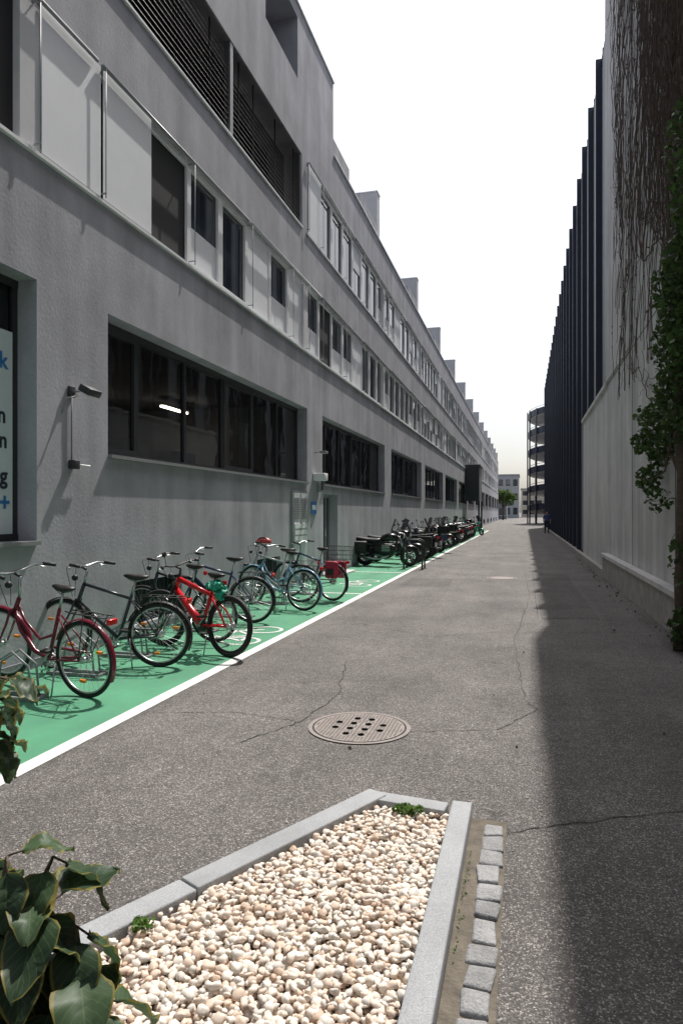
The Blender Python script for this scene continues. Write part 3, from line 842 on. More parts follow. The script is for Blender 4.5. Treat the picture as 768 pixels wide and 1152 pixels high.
while y < 77:
    zlo = 5.01 if y < 26.4 else .17
    dep = .34 if i % 4 == 0 else .22
    c.box(RX + .30 - dep, RX + .32, y, y + (.10 if i % 4 == 0 else .05), zlo, RT - .02 if i % 4 == 0 else RT - .1, FIN)
    if i % 4 == 2: c.box(RX + .09, RX + .318, y + .12, y + .75, zlo, RT - .25, PALE)
    y += .62; i += 1
c.box(RX + .1, RX + .34, 18.8, 77, RT - .16, RT - .11, FIN)
for z in (5.2, 8.2, 11.2):
    c.box(RX + .19, RX + .31, 18.8 if z > 5.1 else 26.5, 77, z, z + .12, FIN)
c.obj(gar)

vn = MB("stems"); dlv = MB("dry_leaves")
rnd = random.Random(11)
def vine(y, z, ang, L_, r, depth=0):
    pts = []; n_ = int(L_ / .12); x = RX - .03 - (.06 if y > 14.3 else 0)
    for i in range(n_):
        pts.append((x - .015 * (1 + sin(i * .9 + y * 5)), y, z))
        ang += rnd.uniform(-.28, .28); ang += (pi / 2 - ang) * .05
        y += cos(ang) * .12; z += sin(ang) * .12
        if z > 15.2 or y > 18.2 or y < 5: break
        if depth < 3 and rnd.random() < (.09 if depth else .12): vine(y, z, ang + rnd.choice((-1, 1)) * rnd.uniform(.4, 1.0), L_ * .5, r * .65, depth + 1)
    if len(pts) > 2: vn.tube(pts, [r * (1 - .6 * i / len(pts)) for i in range(len(pts))], VINE, 4, cap=False)
for i in range(18):
    vine(8.6 + rnd.uniform(0, 1.8), rnd.uniform(2.5, 5), rnd.uniform(.7, 1.9), rnd.uniform(6, 12), .02)
for i in range(40):
    vine(rnd.uniform(8.5, 15.5), rnd.uniform(6, 13), rnd.uniform(.6, 2.2), rnd.uniform(2, 5), .012, 1)
for i in range(260):
    y = 8.3 + 7.8 * rnd.random() ** 1.2; z = rnd.uniform(5.2, 13.5); pts = []
    xo = rnd.uniform(.03, .12) 
    for j in range(rnd.randint(8, 30)):
        pts.append((RX - .07 - xo * sin(min(1, j / 9) * 1.5), y, z)); z -= .11; y += rnd.uniform(-.07, .07)
        if z < 4.0: break
        if rnd.random() < .12: leafquads(dlv, pts[-1], (.03, .05, .05), 1, .05, LEAFD)
    if len(pts) > 2: vn.tube(pts, .0055, VINE, 4, cap=False)
vnp = empty("dry_wall_vines"); vn.obj(vnp); dlv.obj(vnp)
iv = empty("climbing_ivy")
tk = MB("trunk")
tk.tube([(1.78, 8.9, 0), (1.84, 9.1, .7), (1.80, 8.95, 1.4), (1.86, 9.2, 2.1), (1.82, 9.3, 2.8), (1.9, 9.2, 3.8), (1.9, 9.4, 5.2)], [.075, .06, .055, .05, .045, .035, .015], BARK, 10)
tk.tube([(1.88, 9.35, 0), (1.82, 9.2, .8), (1.90, 9.4, 1.5), (1.84, 9.1, 2.2), (1.9, 9.5, 3.0), (1.9, 10.0, 3.6)], [.05, .045, .04, .035, .03, .012], BARK, 8)
tk.tube([(1.86, 9.2, 2.1), (1.85, 9.9, 2.5), (1.82, 10.8, 2.75), (1.8, 12.2, 2.7)], [.03, .025, .018, .008], BARK, 7)
tk.tube([(1.82, 9.3, 2.8), (1.82, 10.0, 2.2), (1.82, 11.2, 2.1)], [.02, .015, .008], BARK, 6)
tk.obj(iv)
il = MB("leaves")
for (y, z, a, b2, n_) in ((9.1, 4.6, .55, .5, 460), (9.4, 4.15, .55, .45, 440), (8.8, 3.6, .5, .55, 400), (9.6, 3.3, .55, .4, 360), (10.6, 3.0, .6, .28, 280), (10.0, 3.9, .4, .4, 200), (10.1, 4.7, .3, .3, 120),
                        (11.6, 2.75, .5, .2, 170), (10.2, 2.55, .55, .3, 280), (11.2, 2.15, .6, .22, 200), (8.6, 5.3, .6, .6, 320), (9.2, 2.8, .45, .35, 220), (9.0, 6.1, .4, .5, 160), (8.8, 1.1, .2, .4, 70), (8.9, .25, .4, .25, 170), (11.6, 3.15, .3, .2, 60), (10.4, 1.8, .3, .2, 80)):
    leafquads(il, (RX - .24, y, z), (.18, a, b2), n_, .085, LEAFI)
il.obj(iv)

# ------------------------------------------------------------------ far end
rp = empty("spiral_parking_ramp")
r_ = MB("ramp_decks"); rc = (9.0, 101.0); Rr = 8.6
def arcbox(mb, r0, r1, z0, z1, mt, n=48, rise=0):
    vs = []; fs = []
    for i in range(n + 1):
        a = 2 * pi * i / n; dz = rise * i / n
        for (r, z) in ((r0, z0), (r1, z0), (r1, z1), (r0, z1)): vs.append((rc[0] + r * cos(a), rc[1] + r * sin(a), z + dz))
    for i in range(n):
        for j in range(4): fs.append((i * 4 + j, i * 4 + (j + 1) % 4, i * 4 + 4 + (j + 1) % 4, i * 4 + 4 + j))
    mb.add(vs, fs, mt)
for lv_ in range(6):
    z = .3 + lv_ * 2.6
    arcbox(r_, 3.5, Rr - .3, z, z + .25, CONC2, rise=2.6); arcbox(r_, Rr - .25, Rr - .1, z + .1, z + .95, FIN, rise=2.6)
    arcbox(r_, Rr - .24, Rr - .18, z + 1.2, z + 1.26, STEEL, rise=2.6)
r_.obj(rp)
cl = MB("ramp_columns")
for i in range(24):
    a = 2 * pi * i / 24; cl.tube([(rc[0] + Rr * cos(a), rc[1] + Rr * sin(a), 0), (rc[0] + Rr * cos(a), rc[1] + Rr * sin(a), 15.8)], .09, FIN, 6)
cl.tube([(rc[0], rc[1], 0), (rc[0], rc[1], 15)], 3.4, CONC, 24); cl.obj(rp)

def farbuilding(name, x0, x1, y0, y1, h, wm, fl, bays):
    e = empty(name); b_ = MB("walls"); b_.box(x0, x1, y0, y1, 0, h, wm); b_.obj(e)
    ww = MB("windows")
    for f in range(fl):
        z = h / fl * f + .9
        for i in range(bays):
            a = x0 + (x1 - x0) * (i + .2) / bays; c2 = x0 + (x1 - x0) * (i + .8) / bays
            ww.box(a, c2, y0 - .05, y0 - .005, z, z + h / fl * .5, PGLASS); ww.box(a - .05, c2 + .05, y0 - .12, y0 - .005, z - .12, z - .003, WHITE)
    ww.box(x0 - .2, x1 + .2, y0 - .2, y1 + .2, h + .003, h + .35, PALE); ww.obj(e)
farbuilding("distant_office_building", -32, -1.5, 190, 205, 11.5, mat("far_wall_a", (.42, .44, .46), .8, var=.05), 3, 16)
farbuilding("distant_apartment_building", -1.0, 16, 215, 230, 8.5, mat("far_wall_b", (.5, .46, .4), .8, var=.05), 3, 8)
farbuilding("distant_low_building", -22, -4, 160, 170, 6.3, mat("far_wall_c", (.2, .22, .25), .8, var=.05), 2, 9)

def tree(name, x, y, h, r, n, sz):
    e = empty(name); t_ = MB("trunk")
    t_.tube([(x, y, 0), (x + .1, y, h * .3), (x - .05, y, h * .55), (x, y, h * .8)], [.2, .15, .11, .03], BARK, 8)
    cl = []
    for i in range(9):
        a = random.uniform(0, 6.28); rr2 = r * random.uniform(.3, .75); z = h * random.uniform(.45, .92)
        q = (x + cos(a) * rr2, y + sin(a) * rr2, z); cl.append(q); t_.tube([(x, y, h * .35), ((x + q[0]) / 2, (y + q[1]) / 2, (h * .4 + z) / 2 + .1), q], [.08, .05, .02], BARK, 6)
    t_.obj(e); l_ = MB("crown")
    for q in cl: leafquads(l_, q, (r * .42, r * .42, h * .13), n // 9, sz, LEAFT)
    l_.obj(e)
tree("street_tree", -4.4, 148, 6.6, 2.5, 2300, .32)

# ------------------------------------------------------------------ bicycles
def paint(name, col): return mat(name, col, .25, var=.03)
P_MAR = paint("maroon_paint", (.16, .015, .03)); P_GRY = paint("graphite_paint", (.035, .04, .048)); P_RED = paint("red_paint", (.62, .015, .02))
P_BLU = paint("light_blue_paint", (.18, .36, .48)); P_NAV = paint("navy_paint", (.03, .05, .1)); P_SIL = paint("silver_paint", (.4, .42, .44)); P_GRN = paint("teal_paint", (.02, .3, .22))
REDL = mat("red_reflector", (.6, .01, .01), .2); ORL = mat("orange_reflector", (.8, .25, .02), .3); LENS = mat("lamp_lens", (.7, .7, .7), .1)
BAGR = mat("red_pannier", (.42, .03, .06), .6, var=.2, vscale=10); BAGG = mat("green_saddle_cover", (.02, .38, .24), .4, var=.3, vscale=15, bump=.02, bscale=18)
def bicycle(rear, front, col, R=.345, kind='city', tyre=.019, lean=0.05, steer=0.0, zf=0.0, basket=None, bag=None, rack=True, fender=True, reflect=False, cover=None):
    rx, ry = rear; fx, fy = front
    b = MB("bicycle"); ang = atan2(fy - ry, fx - rx); WB = 1.06 if kind != 'mtb' else 1.14
    base_ = Matrix.Translation((rx, ry, 0)) @ Matrix.Rotation(ang, 4, 'Z') @ Matrix.Rotation(lean, 4, 'X') @ Matrix.Rotation(-math.asin(zf / WB), 4, 'Y')
    b.M = base_
    def wheel(c, isrear):
        b.ring(c, R - tyre, tyre, RUB, seg=44, n=8); b.ring(c, R - tyre * 2 - .006, .010, ALU if kind != 'mtb' else BLKM, seg=44, n=6)
        b.tube([(c[0], -.05, c[2]), (c[0], .05, c[2])], .02 if isrear else .016, ALU, 10)
        b.tube([(c[0], -.03, c[2]), (c[0], -.026, c[2])], .035, ALU, 12); b.tube([(c[0], .026, c[2]), (c[0], .03, c[2])], .035, ALU, 12)
        for i in range(28):
            a = 2 * pi * i / 28; s_ = .028 if i % 2 else -.028; a2 = a + (.5 if i % 4 < 2 else -.5)
            b.tube([(c[0] + .032 * cos(a2), s_, c[2] + .032 * sin(a2)), (c[0] + (R - .045) * cos(a), 0, c[2] + (R - .045) * sin(a))], .0014, ALU, 3, cap=False)
        if reflect:
            for a in (.6, 2.7, 4.8): b.box(c[0] + .2 * cos(a) - .03, c[0] + .2 * cos(a) + .03, -.012, .012, c[2] + .2 * sin(a) - .012, c[2] + .2 * sin(a) + .012, ORL)
    rc_ = (0, 0, R); fc_ = (WB, 0, R)
    wheel(rc_, True)
    bb_ = (.44, 0, .285 if kind != 'mtb' else .32)
    hd_lo = (WB - .17, 0, .67); hd_hi = (WB - .235, 0, .86 if kind == 'city' else .80)
    if kind == 'mtb': hd_lo = (WB - .21, 0, .72); hd_hi = (WB - .26, 0, .84)
    st_top = (.30, 0, .76 if kind != 'mtb' else .72)
    tr_ = .017 if kind != 'mtb' else .024
    b.tube([bb_, st_top], tr_, col, 10)
    b.tube([hd_lo, hd_hi], tr_ + .004, col, 10)
    if kind == 'step':
        b.tube([bb_, (.62, 0, .33), (.8, 0, .5), (hd_lo[0], 0, hd_lo[2] + .02)], tr_ * 1.3, col, 10)
        b.tube([(.37, 0, .52), (.55, 0, .45), (.75, 0, .6), (hd_hi[0] + .02, 0, hd_hi[2] - .05)], tr_ * .8, col, 10)
    elif kind == 'mtb':
        b.tube([(bb_[0], 0, bb_[2]), (.62, 0, .46), hd_lo], [.05, .045, .036], col, 12, flat=1.0)
        b.tube([(.31, 0, .68), hd_hi], [.024, .032], col, 10); b.ell((bb_[0], 0, bb_[2]), (.085, .05, .08), BLKM)
    else:
        b.tube([bb_, hd_lo], tr_ * 1.25, col, 10); b.tube([(st_top[0] + .005, 0, st_top[2] - .04), hd_hi], tr_, col, 10)
    for s_ in (-1, 1):
        b.tube([(bb_[0], s_ * .03, bb_[2]), (0, s_ * .065, R)], .010 if kind != 'mtb' else .014, col, 8)
        b.tube([(st_top[0] - .0, s_ * .02, st_top[2] - .06), (.12, s_ * .055, .52), (0, s_ * .065, R)], .008 if kind != 'mtb' else .012, col, 8)
    sx = st_top[0] - .045; sz = st_top[2] + .17
    b.tube([st_top, (sx, 0, sz)], .013, STEEL if kind != 'mtb' else BLKM, 8)
    def sad(p):
        t_ = min(1.0, max(0.0, (p.x / .14 + 1) / 2))
        return Vector((p.x, p.y * (1.0 - .68 * t_ ** .8), p.z + .015 * (abs(t_ - .45)) * 2))
    b.ell((sx + .0, 0, sz + .02), (.14, .085, .032), cover or LEATH, 16, 8, fn=sad)
    for s_ in (-1, 1): b.tube([(sx - .09, s_ * .03, sz - .0), (sx, s_ * .025, sz - .025), (sx + .1, 0, sz + .005)], .004, STEEL, 5)
    b.ring((bb_[0], -.055, bb_[2]), .085, .006, STEEL if kind != 'mtb' else BLKM, seg=24, n=5); b.ring((0, -.05, R), .04, .008, STEEL, seg=16, n=5)
    b.tube([(bb_[0], -.07, bb_[2]), (bb_[0], .07, bb_[2])], .014, STEEL)
    for s_, d in ((-1, 1), (1, -1)):
        pz = (bb_[0] + d * .12, s_ * .075, bb_[2] - d * .12); b.tube([(bb_[0], s_ * .07, bb_[2]), pz], .009, STEEL, 6)
        b.box(pz[0] - .045, pz[0] + .045, s_ * .085, s_ * .17, pz[2] - .012, pz[2] + .012, BLKM, .004)
        b.tube([(bb_[0] , -.055, bb_[2] + s_ * .083), (0, -.05, R + s_ * .04)], .004, BLKM, 4)
    if kind in ('city', 'step'):
        cgm = BLKM if kind == 'city' else col
        b.tube([(0, -.062, R + .045), (bb_[0], -.066, bb_[2] + .095), (bb_[0] + .09, -.066, bb_[2] + .04), (bb_[0] + .1, -.066, bb_[2] - .03)], .016, cgm, 6, flat=.5)
    fm = BLKM if kind != 'step' else col
    def fend(c, d0, d1, mt_):
        vs = []; fs = []; n_ = 18
        for i in range(n_ + 1):
            a = radians(d0 + (d1 - d0) * i / n_)
            for (yy3, rr3) in ((-.026, R + .008), (-.014, R + .02), (.014, R + .02), (.026, R + .008)): vs.append((c[0] + rr3 * cos(a), yy3, c[2] + rr3 * sin(a)))
        for i in range(n_):
            for j in range(3): fs.append((i * 4 + j, i * 4 + j + 1, i * 4 + 5 + j, i * 4 + 4 + j))
        b.add(vs, fs, mt_, True)
    if fender:
        fend(rc_, 20, 205, fm)
        for s_ in (-1, 1): b.tube([(0, s_ * .06, R), (-R * .85, s_ * .028, R + R * .55)], .0025, STEEL, 4)
    if rack:
        z = R * 2 + .07
        for s_ in (-1, 1):
            b.tube([(.2, s_ * .03, z), (.1, s_ * .06, z), (-.3, s_ * .06, z)], .006, BLKM, 6); b.tube([(-.05, s_ * .06, z), (0, s_ * .07, R)], .005, BLKM, 5); b.tube([(-.22, s_ * .06, z), (0, s_ * .07, R)], .005, BLKM, 5)
        for q in (-.3, -.2, -.1, 0, .1): b.tube([(q, -.06, z), (q, .06, z)], .004, BLKM, 5)
        b.box(-.345, -.31, -.05, .05, z - .06, z - .01, REDL, .008)
    else:
        b.box(-.005 + sx - .16, sx - .13, -.02, .02, sz - .08, sz - .03, REDL, .005)
    if basket == 'rear':
        z = R * 2 + .09
        for zz, gx in ((0, 0), (.08, .01), (.16, .02), (.24, .035)):
            b.tube([(-.33 - gx, -.15 - gx, z + zz), (.05 + gx, -.15 - gx, z + zz), (.05 + gx, .15 + gx, z + zz), (-.33 - gx, .15 + gx, z + zz)], .004, BLKM, 5, closed=True)
        for i in range(9):
            q = -.33 + i * .0475
            for s_ in (-1, 1): b.tube([(q, s_ * .15, z), (q, s_ * .185, z + .24)], .0025, BLKM, 4)
        for i in range(8):
            q = -.15 + i * .043; b.tube([(-.33, q, z), (-.365, q * 1.2, z + .24)], .0025, BLKM, 4); b.tube([(.05, q, z), (.085, q * 1.2, z + .24)], .0025, BLKM, 4)
    if bag:
        for s_ in (-1, 1):
            b.box(-.2, .06, s_ * .075, s_ * .18, R + .08, R * 2 + .05, bag, .04); b.box(-.15, 0.0, s_ * .18, s_ * .192, R + .14, R + .26, BLKM, .005)
    b.tube([(.3, .05, .3), (.22, .17, .012)], .008, STEEL, 6)
    axis = (Vector(hd_hi) - Vector(hd_lo)).normalized()
    Ms = Matrix.Translation(hd_lo) @ Matrix.Rotation(steer, 4, axis) @ Matrix.Translation(-Vector(hd_lo))
    b.M = base_ @ Ms
    wheel(fc_, False)
    fw = .05 if kind != 'mtb' else .06; fr_ = .012 if kind != 'mtb' else .02
    for s_ in (-1, 1): b.tube([(hd_lo[0], s_ * fw, hd_lo[2] + .02), (hd_lo[0] + .06, s_ * fw, .55), (WB, s_ * (fw + .005), R)], [fr_, fr_, fr_ * .75], col if kind != 'mtb' else BLK, 8)
    b.tube([(hd_lo[0], -fw, hd_lo[2] + .02), (hd_lo[0], fw, hd_lo[2] + .02)], fr_ * 1.1, col if kind != 'mtb' else BLK, 8)
    if fender: fend(fc_, 15, 170, fm)
    hz = 1.04 if kind != 'mtb' else .99; hx = hd_hi[0] - .03
    b.tube([hd_hi, (hx, 0, hz - .03)], .014, STEEL if kind != 'mtb' else BLKM, 8); b.tube([(hx, 0, hz - .03), (hx + .07, 0, hz)], .014, BLKM, 8)
    bw = .29 if kind != 'mtb' else .37; sweep = -.16 if kind != 'mtb' else -.05
    for s_ in (-1, 1):
        b.tube([(hx + .07, 0, hz), (hx + .07, s_ * .1, hz + .01), (hx + .04, s_ * bw * .75, hz + .04), (hx + .04 + sweep * .4, s_ * bw, hz + .04), (hx + .04 + sweep, s_ * (bw + .02), hz + .03)], .011, STEEL if kind != 'mtb' else BLKM, 8)
        b.tube([(hx + .04 + sweep * .25, s_ * bw * .96, hz + .04), (hx + .04 + sweep * 1.05, s_ * (bw + .022), hz + .03)], .017, BLKM, 8)
        b.tube([(hx + .08, s_ * bw * .8, hz + .03), (hx + .07 + sweep * .6, s_ * (bw + .03), hz + .0)], .005, STEEL, 5)
        b.tube([(hx + .07, s_ * bw * .7, hz + .03), (hx + .2, s_ * .08, hz - .02), (hd_lo[0] + .06, s_ * .02, hd_lo[2] + .05)], .003, BLKM, 4)
    b.ell((hx + .15, 0, hz - .12), (.035, .035, .035), BLKM, 10, 6); b.ell((hx + .172, 0, hz - .12), (.018, .028, .028), LENS, 10, 6)
    if basket == 'mirror': 
        b.tube([(hx, .3, hz + .04), (hx - .02, .36, hz + .16)], .004, BLKM, 5); b.ell((hx - .02, .37, hz + .19), (.01, .05, .035), BLKM, 10, 6)
    b.M = Matrix.Identity(4); return b.obj()
bicycle((-3.78, 5.28), (-4.8, 5.48), P_MAR, kind='step', lean=-.06, steer=.12, reflect=True, zf=.06)
bicycle((-3.76, 6.52), (-4.78, 6.34), P_GRY, kind='city', lean=-.05, steer=-.2, tyre=.022, reflect=True, zf=.03)
bicycle((-3.25, 7.16), (-4.3, 7.55), P_RED, R=.35, kind='mtb', tyre=.028, lean=.06, steer=.3, rack=False, fender=False, basket='mirror', bag=None)
bicycle((-3.9, 9.45), (-4.9, 9.35), P_NAV, kind='city', lean=-.05, steer=.15, tyre=.02)
bicycle((-3.58, 10.85), (-4.6, 11.1), P_BLU, kind='step', lean=.05, steer=-.2, zf=.03)
bicycle((-3.95, 11.85), (-4.9, 11.75), P_SIL, kind='city', lean=.05, steer=.3)
bicycle((-3.45, 12.2), (-4.45, 12.6), P_NAV, kind='city', lean=.04, steer=.2, basket='rear', bag=BAGR)
bicycle((-3.8, 7.95), (-4.85, 8.05), P_GRY, kind='city', lean=-.04, steer=.1, fender=False, rack=False)

sb = MB("rain_cover_bag")
def crump(p):
    n_ = noise.noise_vector(p * 18 + Vector((3, 1, 7))) * .055 + noise.noise_vector(p * 45) * .018; return p + n_
sb.ell((-3.43, 7.22, .80), (.13, .07, .05), BAGG, 30, 20, fn=crump); sb.ell((-3.36, 7.2, .73), (.07, .05, .10), BAGG, 26, 18, fn=crump); sb.obj()
hm = MB("bicycle_helmet"); HR = mat("helmet_red", (.5, .06, .06), .4)
hm.ell((-4.35, 11.05, 1.13), (.14, .1, .085), HR, 18, 10, fn=lambda p: Vector((p.x, p.y, max(p.z, -.02))))
for s_ in (-.05, 0, .05): hm.ell((-4.35, 11.05 + s_, 1.165), (.1, .012, .055), BLKM, 10, 6)
hm.obj()

for y in (5.1, 6.0, 6.9, 8.6, 9.9, 11.5, 13.0):
    rk = MB("bicycle_rack")
    for s_ in (-.05, .05):
        pts = [(-4.15, y + s_, .02), (-4.18, y + s_, .3), (-4.35, y + s_, .42), (-4.55, y + s_, .3), (-4.6, y + s_, .02)]
        rk.tube(pts, .011, FRAMEG, 6)
    rk.box(-4.68, -4.08, y - .09, y - .06, .005, .035, FRAMEG); rk.box(-4.68, -4.08, y + .06, y + .09, .005, .035, FRAMEG)
    for xx in (-4.12, -4.62): rk.box(xx, xx + .04, y - .06, y + .06, .006, .03, FRAMEG)
    rk.obj()

# ------------------------------------------------------------------ motorcycles & scooters
def moto(pos, ang, kind, col, lean=.12, screen=False, case=False, steer=.3):
    b = MB("motorcycle" if kind == 'moto' else "motor_scooter")
    B0 = Matrix.Translation((pos[0], pos[1], 0)) @ Matrix.Rotation(ang, 4, 'Z') @ Matrix.Rotation(lean, 4, 'X'); b.M = B0
    R = .31 if kind == 'moto' else .24; WB = 1.42 if kind == 'moto' else 1.3; tw = .062 if kind == 'moto' else .055
    def wheel(x, brake=True):
        b.ring((x, 0, R), R - tw, tw, RUB, seg=28, n=10); b.ring((x, 0, R), R - tw * 1.8, .022, BLKM, seg=28, n=6)
        for i in range(6):
            a = pi * i / 3; b.tube([(x, 0, R), (x + (R - tw * 1.6) * cos(a), 0, R + (R - tw * 1.6) * sin(a))], .014, ALU, 6)
        b.tube([(x, -.09, R), (x, .09, R)], .03, BLKM, 10); b.ring((x, .06, R), R * .36, .012, STEEL, seg=20, n=5)
    wheel(0)
    if kind == 'moto':
        b.loft([(.25, .52, .1, .06), (.4, .52, .16, .17), (.7, .48, .17, .2), (.92, .5, .13, .15), (1.0, .55, .06, .06)], BLKM, 12)
        for z in (.5, .55, .6, .65): b.box(.6, .85, -.19, .19, z, z + .015, STEEL)
        b.loft([(.52, .83, .06, .05), (.6, .86, .14, .1), (.82, .9, .16, .13), (1.0, .89, .12, .1), (1.08, .86, .04, .04)], col, 14)
        b.loft([(-.32, .88, .04, .03), (-.25, .86, .1, .05), (.1, .81, .13, .06), (.4, .79, .13, .06), (.58, .82, .09, .05)], LEATH, 12)
        b.loft([(-.45, .82, .03, .02), (-.3, .78, .1, .06), (0, .72, .12, .08), (.3, .68, .1, .08)], col, 10)
        for s_ in (-1, 1): b.tube([(0, s_ * .1, R), (.5, s_ * .1, .42)], .022, BLKM, 8); b.tube([(.02, s_ * .13, R + .02), (-.0, s_ * .13, .74)], .02, STEEL, 8)
        b.tube([(.8, -.16, .35), (.5, -.17, .25), (.2, -.18, .27), (-.2, -.19, .36)], [.025, .03, .05, .05], STEEL, 10)
        b.tube([(.95, 0, .5), (1.05, 0, .8)], .03, BLKM, 8)
    else:
        b.loft([(-.42, .68, .03, .03), (-.3, .62, .12, .13), (0, .56, .17, .2), (.3, .5, .17, .2), (.46, .42, .15, .14)], col, 14)
        b.loft([(-.36, .79, .05, .03), (-.2, .8, .14, .05), (.15, .79, .15, .06), (.42, .75, .12, .05)], LEATH, 12)
        b.box(.4, .92, -.15, .15, .26, .34, BLKM, .02)
        b.add([(.86, -.17, .3), (.86, .17, .3), (1.0, .2, .62), (1.0, -.2, .62), (1.07, .16, .95), (1.07, -.16, .95), (1.0, 0, .3), (1.13, 0, .62), (1.17, 0, .97)],
              [(0, 6, 7, 3), (6, 1, 2, 7), (3, 7, 8, 5), (7, 2, 4, 8), (0, 3, 2, 1), (3, 5, 4, 2)], col)
        b.tube([(.2, -.15, .25), (-.15, -.17, .28), (-.3, -.17, .33)], .045, BLKM, 10)
        if case: b.box(-.68, -.3, -.2, .2, .84, 1.14, BLK, .05)
    if case and kind == 'moto':
        for s_ in (-1, 1): b.box(-.35, .15, s_ * .15, s_ * .34, .42, .8, BLKM, .04)
    b.box(-.5 if kind == 'moto' else -.44, -.43 if kind == 'moto' else -.4, -.06, .06, .74 if kind == 'moto' else .6, .8 if kind == 'moto' else .68, REDL, .01)
    b.box(-.42, -.40, -.08, .08, .45, .6, WHITE)
    h = Vector((WB - .38, 0, .8)); ax = Vector((-.35, 0, 1)).normalized()
    b.M = B0 @ Matrix.Translation(h) @ Matrix.Rotation(steer, 4, ax) @ Matrix.Translation(-h)
    wheel(WB)
    for s_ in (-1, 1): b.tube([(WB, s_ * .095, R), (WB - .2, s_ * .09, .62), (WB - .33, s_ * .085, .92)], [.024, .024, .02], STEEL if kind == 'moto' else BLKM, 8)
    vs = []; n_ = 10
    for i in range(n_ + 1):
        a = radians(35 + 120 * i / n_)
        for (yy3, rr3) in ((-.075, R + .0), (-.04, R + .03), (.04, R + .03), (.075, R)): vs.append((WB + rr3 * cos(a), yy3, R + rr3 * sin(a)))
    b.add(vs, [(i * 4 + j, i * 4 + j + 1, i * 4 + 5 + j, i * 4 + 4 + j) for i in range(n_) for j in range(3)], col, True)
    b.ell((WB - .24, 0, .93), (.09, .1, .1), col, 14, 9); b.ell((WB - .17, 0, .93), (.04, .08, .08), LENS, 12, 8)
    for s_ in (-1, 1):
        b.tube([(WB - .36, 0, 1.02), (WB - .38, s_ * .15, 1.06), (WB - .48, s_ * .36, 1.06)], .014, BLKM, 8); b.tube([(WB - .43, s_ * .26, 1.06), (WB - .485, s_ * .38, 1.06)], .02, RUB, 8)
        b.tube([(WB - .42, s_ * .24, 1.06), (WB - .36, s_ * .32, 1.25)], .006, BLKM, 5); b.ell((WB - .37, s_ * .33, 1.28), (.02, .07, .045), BLKM, 10, 6)
    if screen:
        SC = PGLASS
        b.add([(WB - .18, -.16, .98), (WB - .18, .16, .98), (WB - .34, .19, 1.38), (WB - .34, -.19, 1.38), (WB - .13, 0, .99), (WB - .28, 0, 1.42)], [(0, 4, 5, 3), (4, 1, 2, 5)], SC)
    b.M = Matrix.Identity(4); b.obj()
rn = random.Random(4)
moto((-4.75, 20.6), radians(-6), 'moto', BLK, case=True, steer=.5, lean=.14)
moto((-4.75, 22.1), radians(-12), 'moto', P_GRY, screen=True)
cols = [BLK, BLK, P_GRY, P_NAV, BLK, P_SIL, BLK, P_MAR, BLK]
y = 23.6; i = 0
while y < 47:
    k = 'moto' if rn.random() < .45 else 'scooter'
    flip = rn.random() < .4
    a = radians(-12 + rn.uniform(-10, 10)) + (pi if flip else 0)
    px = -4.7 if not flip else -3.35
    moto((px, y), a, k, cols[i % 9], lean=rn.uniform(.05, .15), screen=rn.random() < .5, case=rn.random() < .5, steer=rn.uniform(-.4, .5)); y += rn.uniform(1.15, 1.5); i += 1
moto((-3.6, 50), radians(-60), 'scooter', P_GRN, screen=True, case=True)
for y in (19.4, 19.9):
    hp = MB("parking_hoop"); hp.tube([(-3.35, y, 0), (-3.35, y, .7), (-3.32, y, .8), (-3.2, y, .85), (-2.95, y, .85), (-2.85, y, .8), (-2.82, y, .7), (-2.82, y, 0)], .025, BLKM, 8)
    hp.box(-3.42, -3.28, y - .06, y + .06, .0, .012, BLKM); hp.box(-2.89, -2.75, y - .06, y + .06, .0, .012, BLKM); hp.obj()

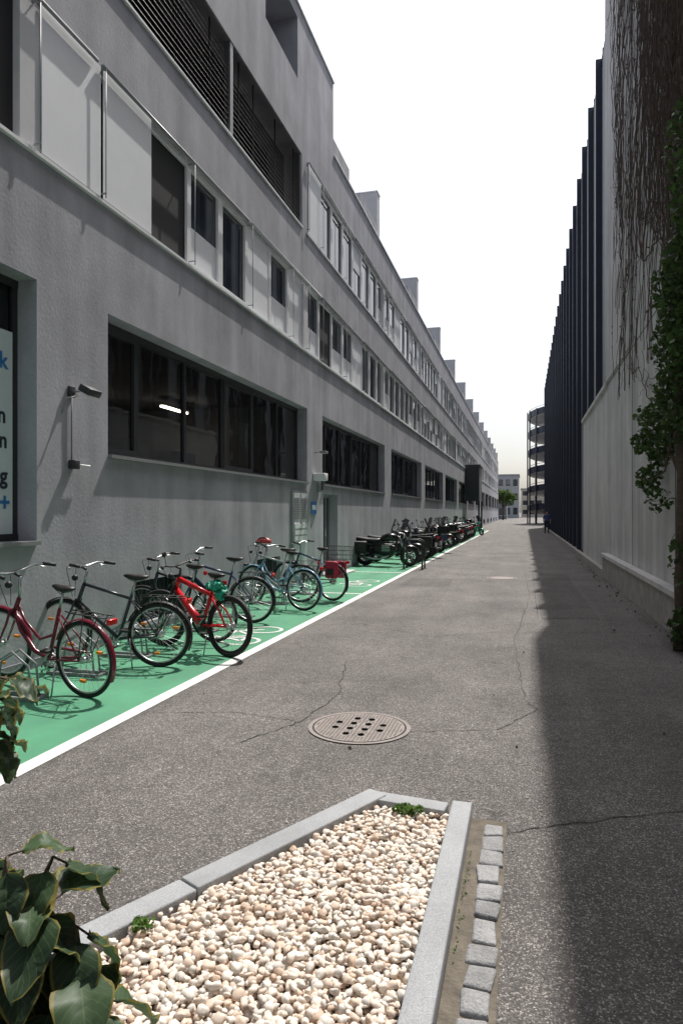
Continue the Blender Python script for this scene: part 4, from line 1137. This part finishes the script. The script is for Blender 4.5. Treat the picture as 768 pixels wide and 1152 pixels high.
# ------------------------------------------------------------------ distant pedestrian
pe_ = empty("pedestrian")
def person(x, y, ang):
    J = {'pel': (0, 0, .95), 'wst': (0, 0, 1.1), 'chs': (0, 0, 1.32), 'nk': (0, 0, 1.48), 'hd': (0, .01, 1.56), 'hd2': (0, .015, 1.68),
         'ls': (-.18, 0, 1.42), 'le': (-.25, -.03, 1.13), 'lw': (-.24, .08, .9), 'lhd': (-.235, .11, .81), 'rs': (.18, 0, 1.42), 're': (.25, -.03, 1.13), 'rw': (.24, .1, .92), 'rhd': (.235, .14, .83),
         'lh': (-.1, 0, .9), 'lk': (-.11, .12, .5), 'la': (-.11, .05, .09), 'lt': (-.11, .2, .04), 'rh': (.1, 0, .9), 'rk': (.11, -.02, .5), 'ra': (.11, -.2, .12), 'rt': (.11, -.08, .04)}
    Rr_ = {'pel': .15, 'wst': .13, 'chs': .16, 'nk': .06, 'hd': .075, 'hd2': .095, 'ls': .075, 'le': .048, 'lw': .034, 'lhd': .04, 'rs': .075, 're': .048, 'rw': .034, 'rhd': .04, 'lh': .1, 'lk': .065, 'la': .045, 'lt': .04, 'rh': .1, 'rk': .065, 'ra': .045, 'rt': .04}
    E = [('pel', 'wst'), ('wst', 'chs'), ('chs', 'nk'), ('nk', 'hd'), ('hd', 'hd2'), ('chs', 'ls'), ('ls', 'le'), ('le', 'lw'), ('lw', 'lhd'), ('chs', 'rs'), ('rs', 're'), ('re', 'rw'), ('rw', 'rhd'),
         ('pel', 'lh'), ('lh', 'lk'), ('lk', 'la'), ('la', 'lt'), ('pel', 'rh'), ('rh', 'rk'), ('rk', 'ra'), ('ra', 'rt')]
    ks = list(J); me = bpy.data.meshes.new("body"); me.from_pydata([J[k] for k in ks], [(ks.index(a), ks.index(b)) for a, b in E], [])
    o = bpy.data.objects.new("body", me); COL.objects.link(o)
    md = o.modifiers.new("skin", 'SKIN')
    for i, k in enumerate(ks): me.skin_vertices[0].data[i].radius = (Rr_[k], Rr_[k] * (.7 if k in ('pel', 'wst', 'chs') else 1))
    me.skin_vertices[0].data[0].use_root = True
    o.modifiers.new("sub", 'SUBSURF').levels = 2
    dg = bpy.context.evaluated_depsgraph_get(); m2 = bpy.data.meshes.new_from_object(o.evaluated_get(dg)); o.modifiers.clear(); o.data = m2
    SK = mat("skin", (.5, .3, .22), .6); SH = mat("shirt_cloth", (.08, .12, .3), .8); TRS = mat("trouser_cloth", (.03, .035, .05), .8)
    HAIR = mat("hair", (.04, .025, .018), .7); m2.materials.clear()
    for q in (SK, SH, TRS, HAIR, BLKM): m2.materials.append(q)
    for p in m2.polygons:
        c_ = p.center; z = c_.z; p.use_smooth = True
        if z < .1: k = 4
        elif z < .97 and abs(c_.x) < .2: k = 2
        elif z < 1.46 and not (abs(c_.x) > .2 and z < 1.12): k = 1
        elif z > 1.66 or (z > 1.52 and c_.y < -.02): k = 3
        else: k = 0
        p.material_index = k
    o.parent = pe_
    f = MB("face_and_fingers"); 
    f.ell((0, .11, 1.61), (.014, .022, .025), SK, 8, 6); f.ell((0, .095, 1.565), (.026, .012, .007), HR, 8, 5)
    for s_ in (-1, 1):
        f.ell((s_ * .034, .092, 1.645), (.013, .01, .008), BLKM, 8, 5); f.ell((s_ * .095, .01, 1.62), (.012, .022, .032), SK, 8, 6)
        for i in range(4): f.tube([(s_ * .235, .10 + .018 * i, .80), (s_ * .235, .11 + .018 * i, .765), (s_ * .225, .115 + .018 * i, .73 + .006 * abs(i - 1.5))], .008, SK, 6)
        f.tube([(s_ * .225, .15, .83), (s_ * .215, .17, .79)], .009, SK, 6)
    f.obj(pe_)
    pe_.location = (x, y, 0); pe_.rotation_euler = (0, 0, ang)
person(1.62, 54, radians(185))
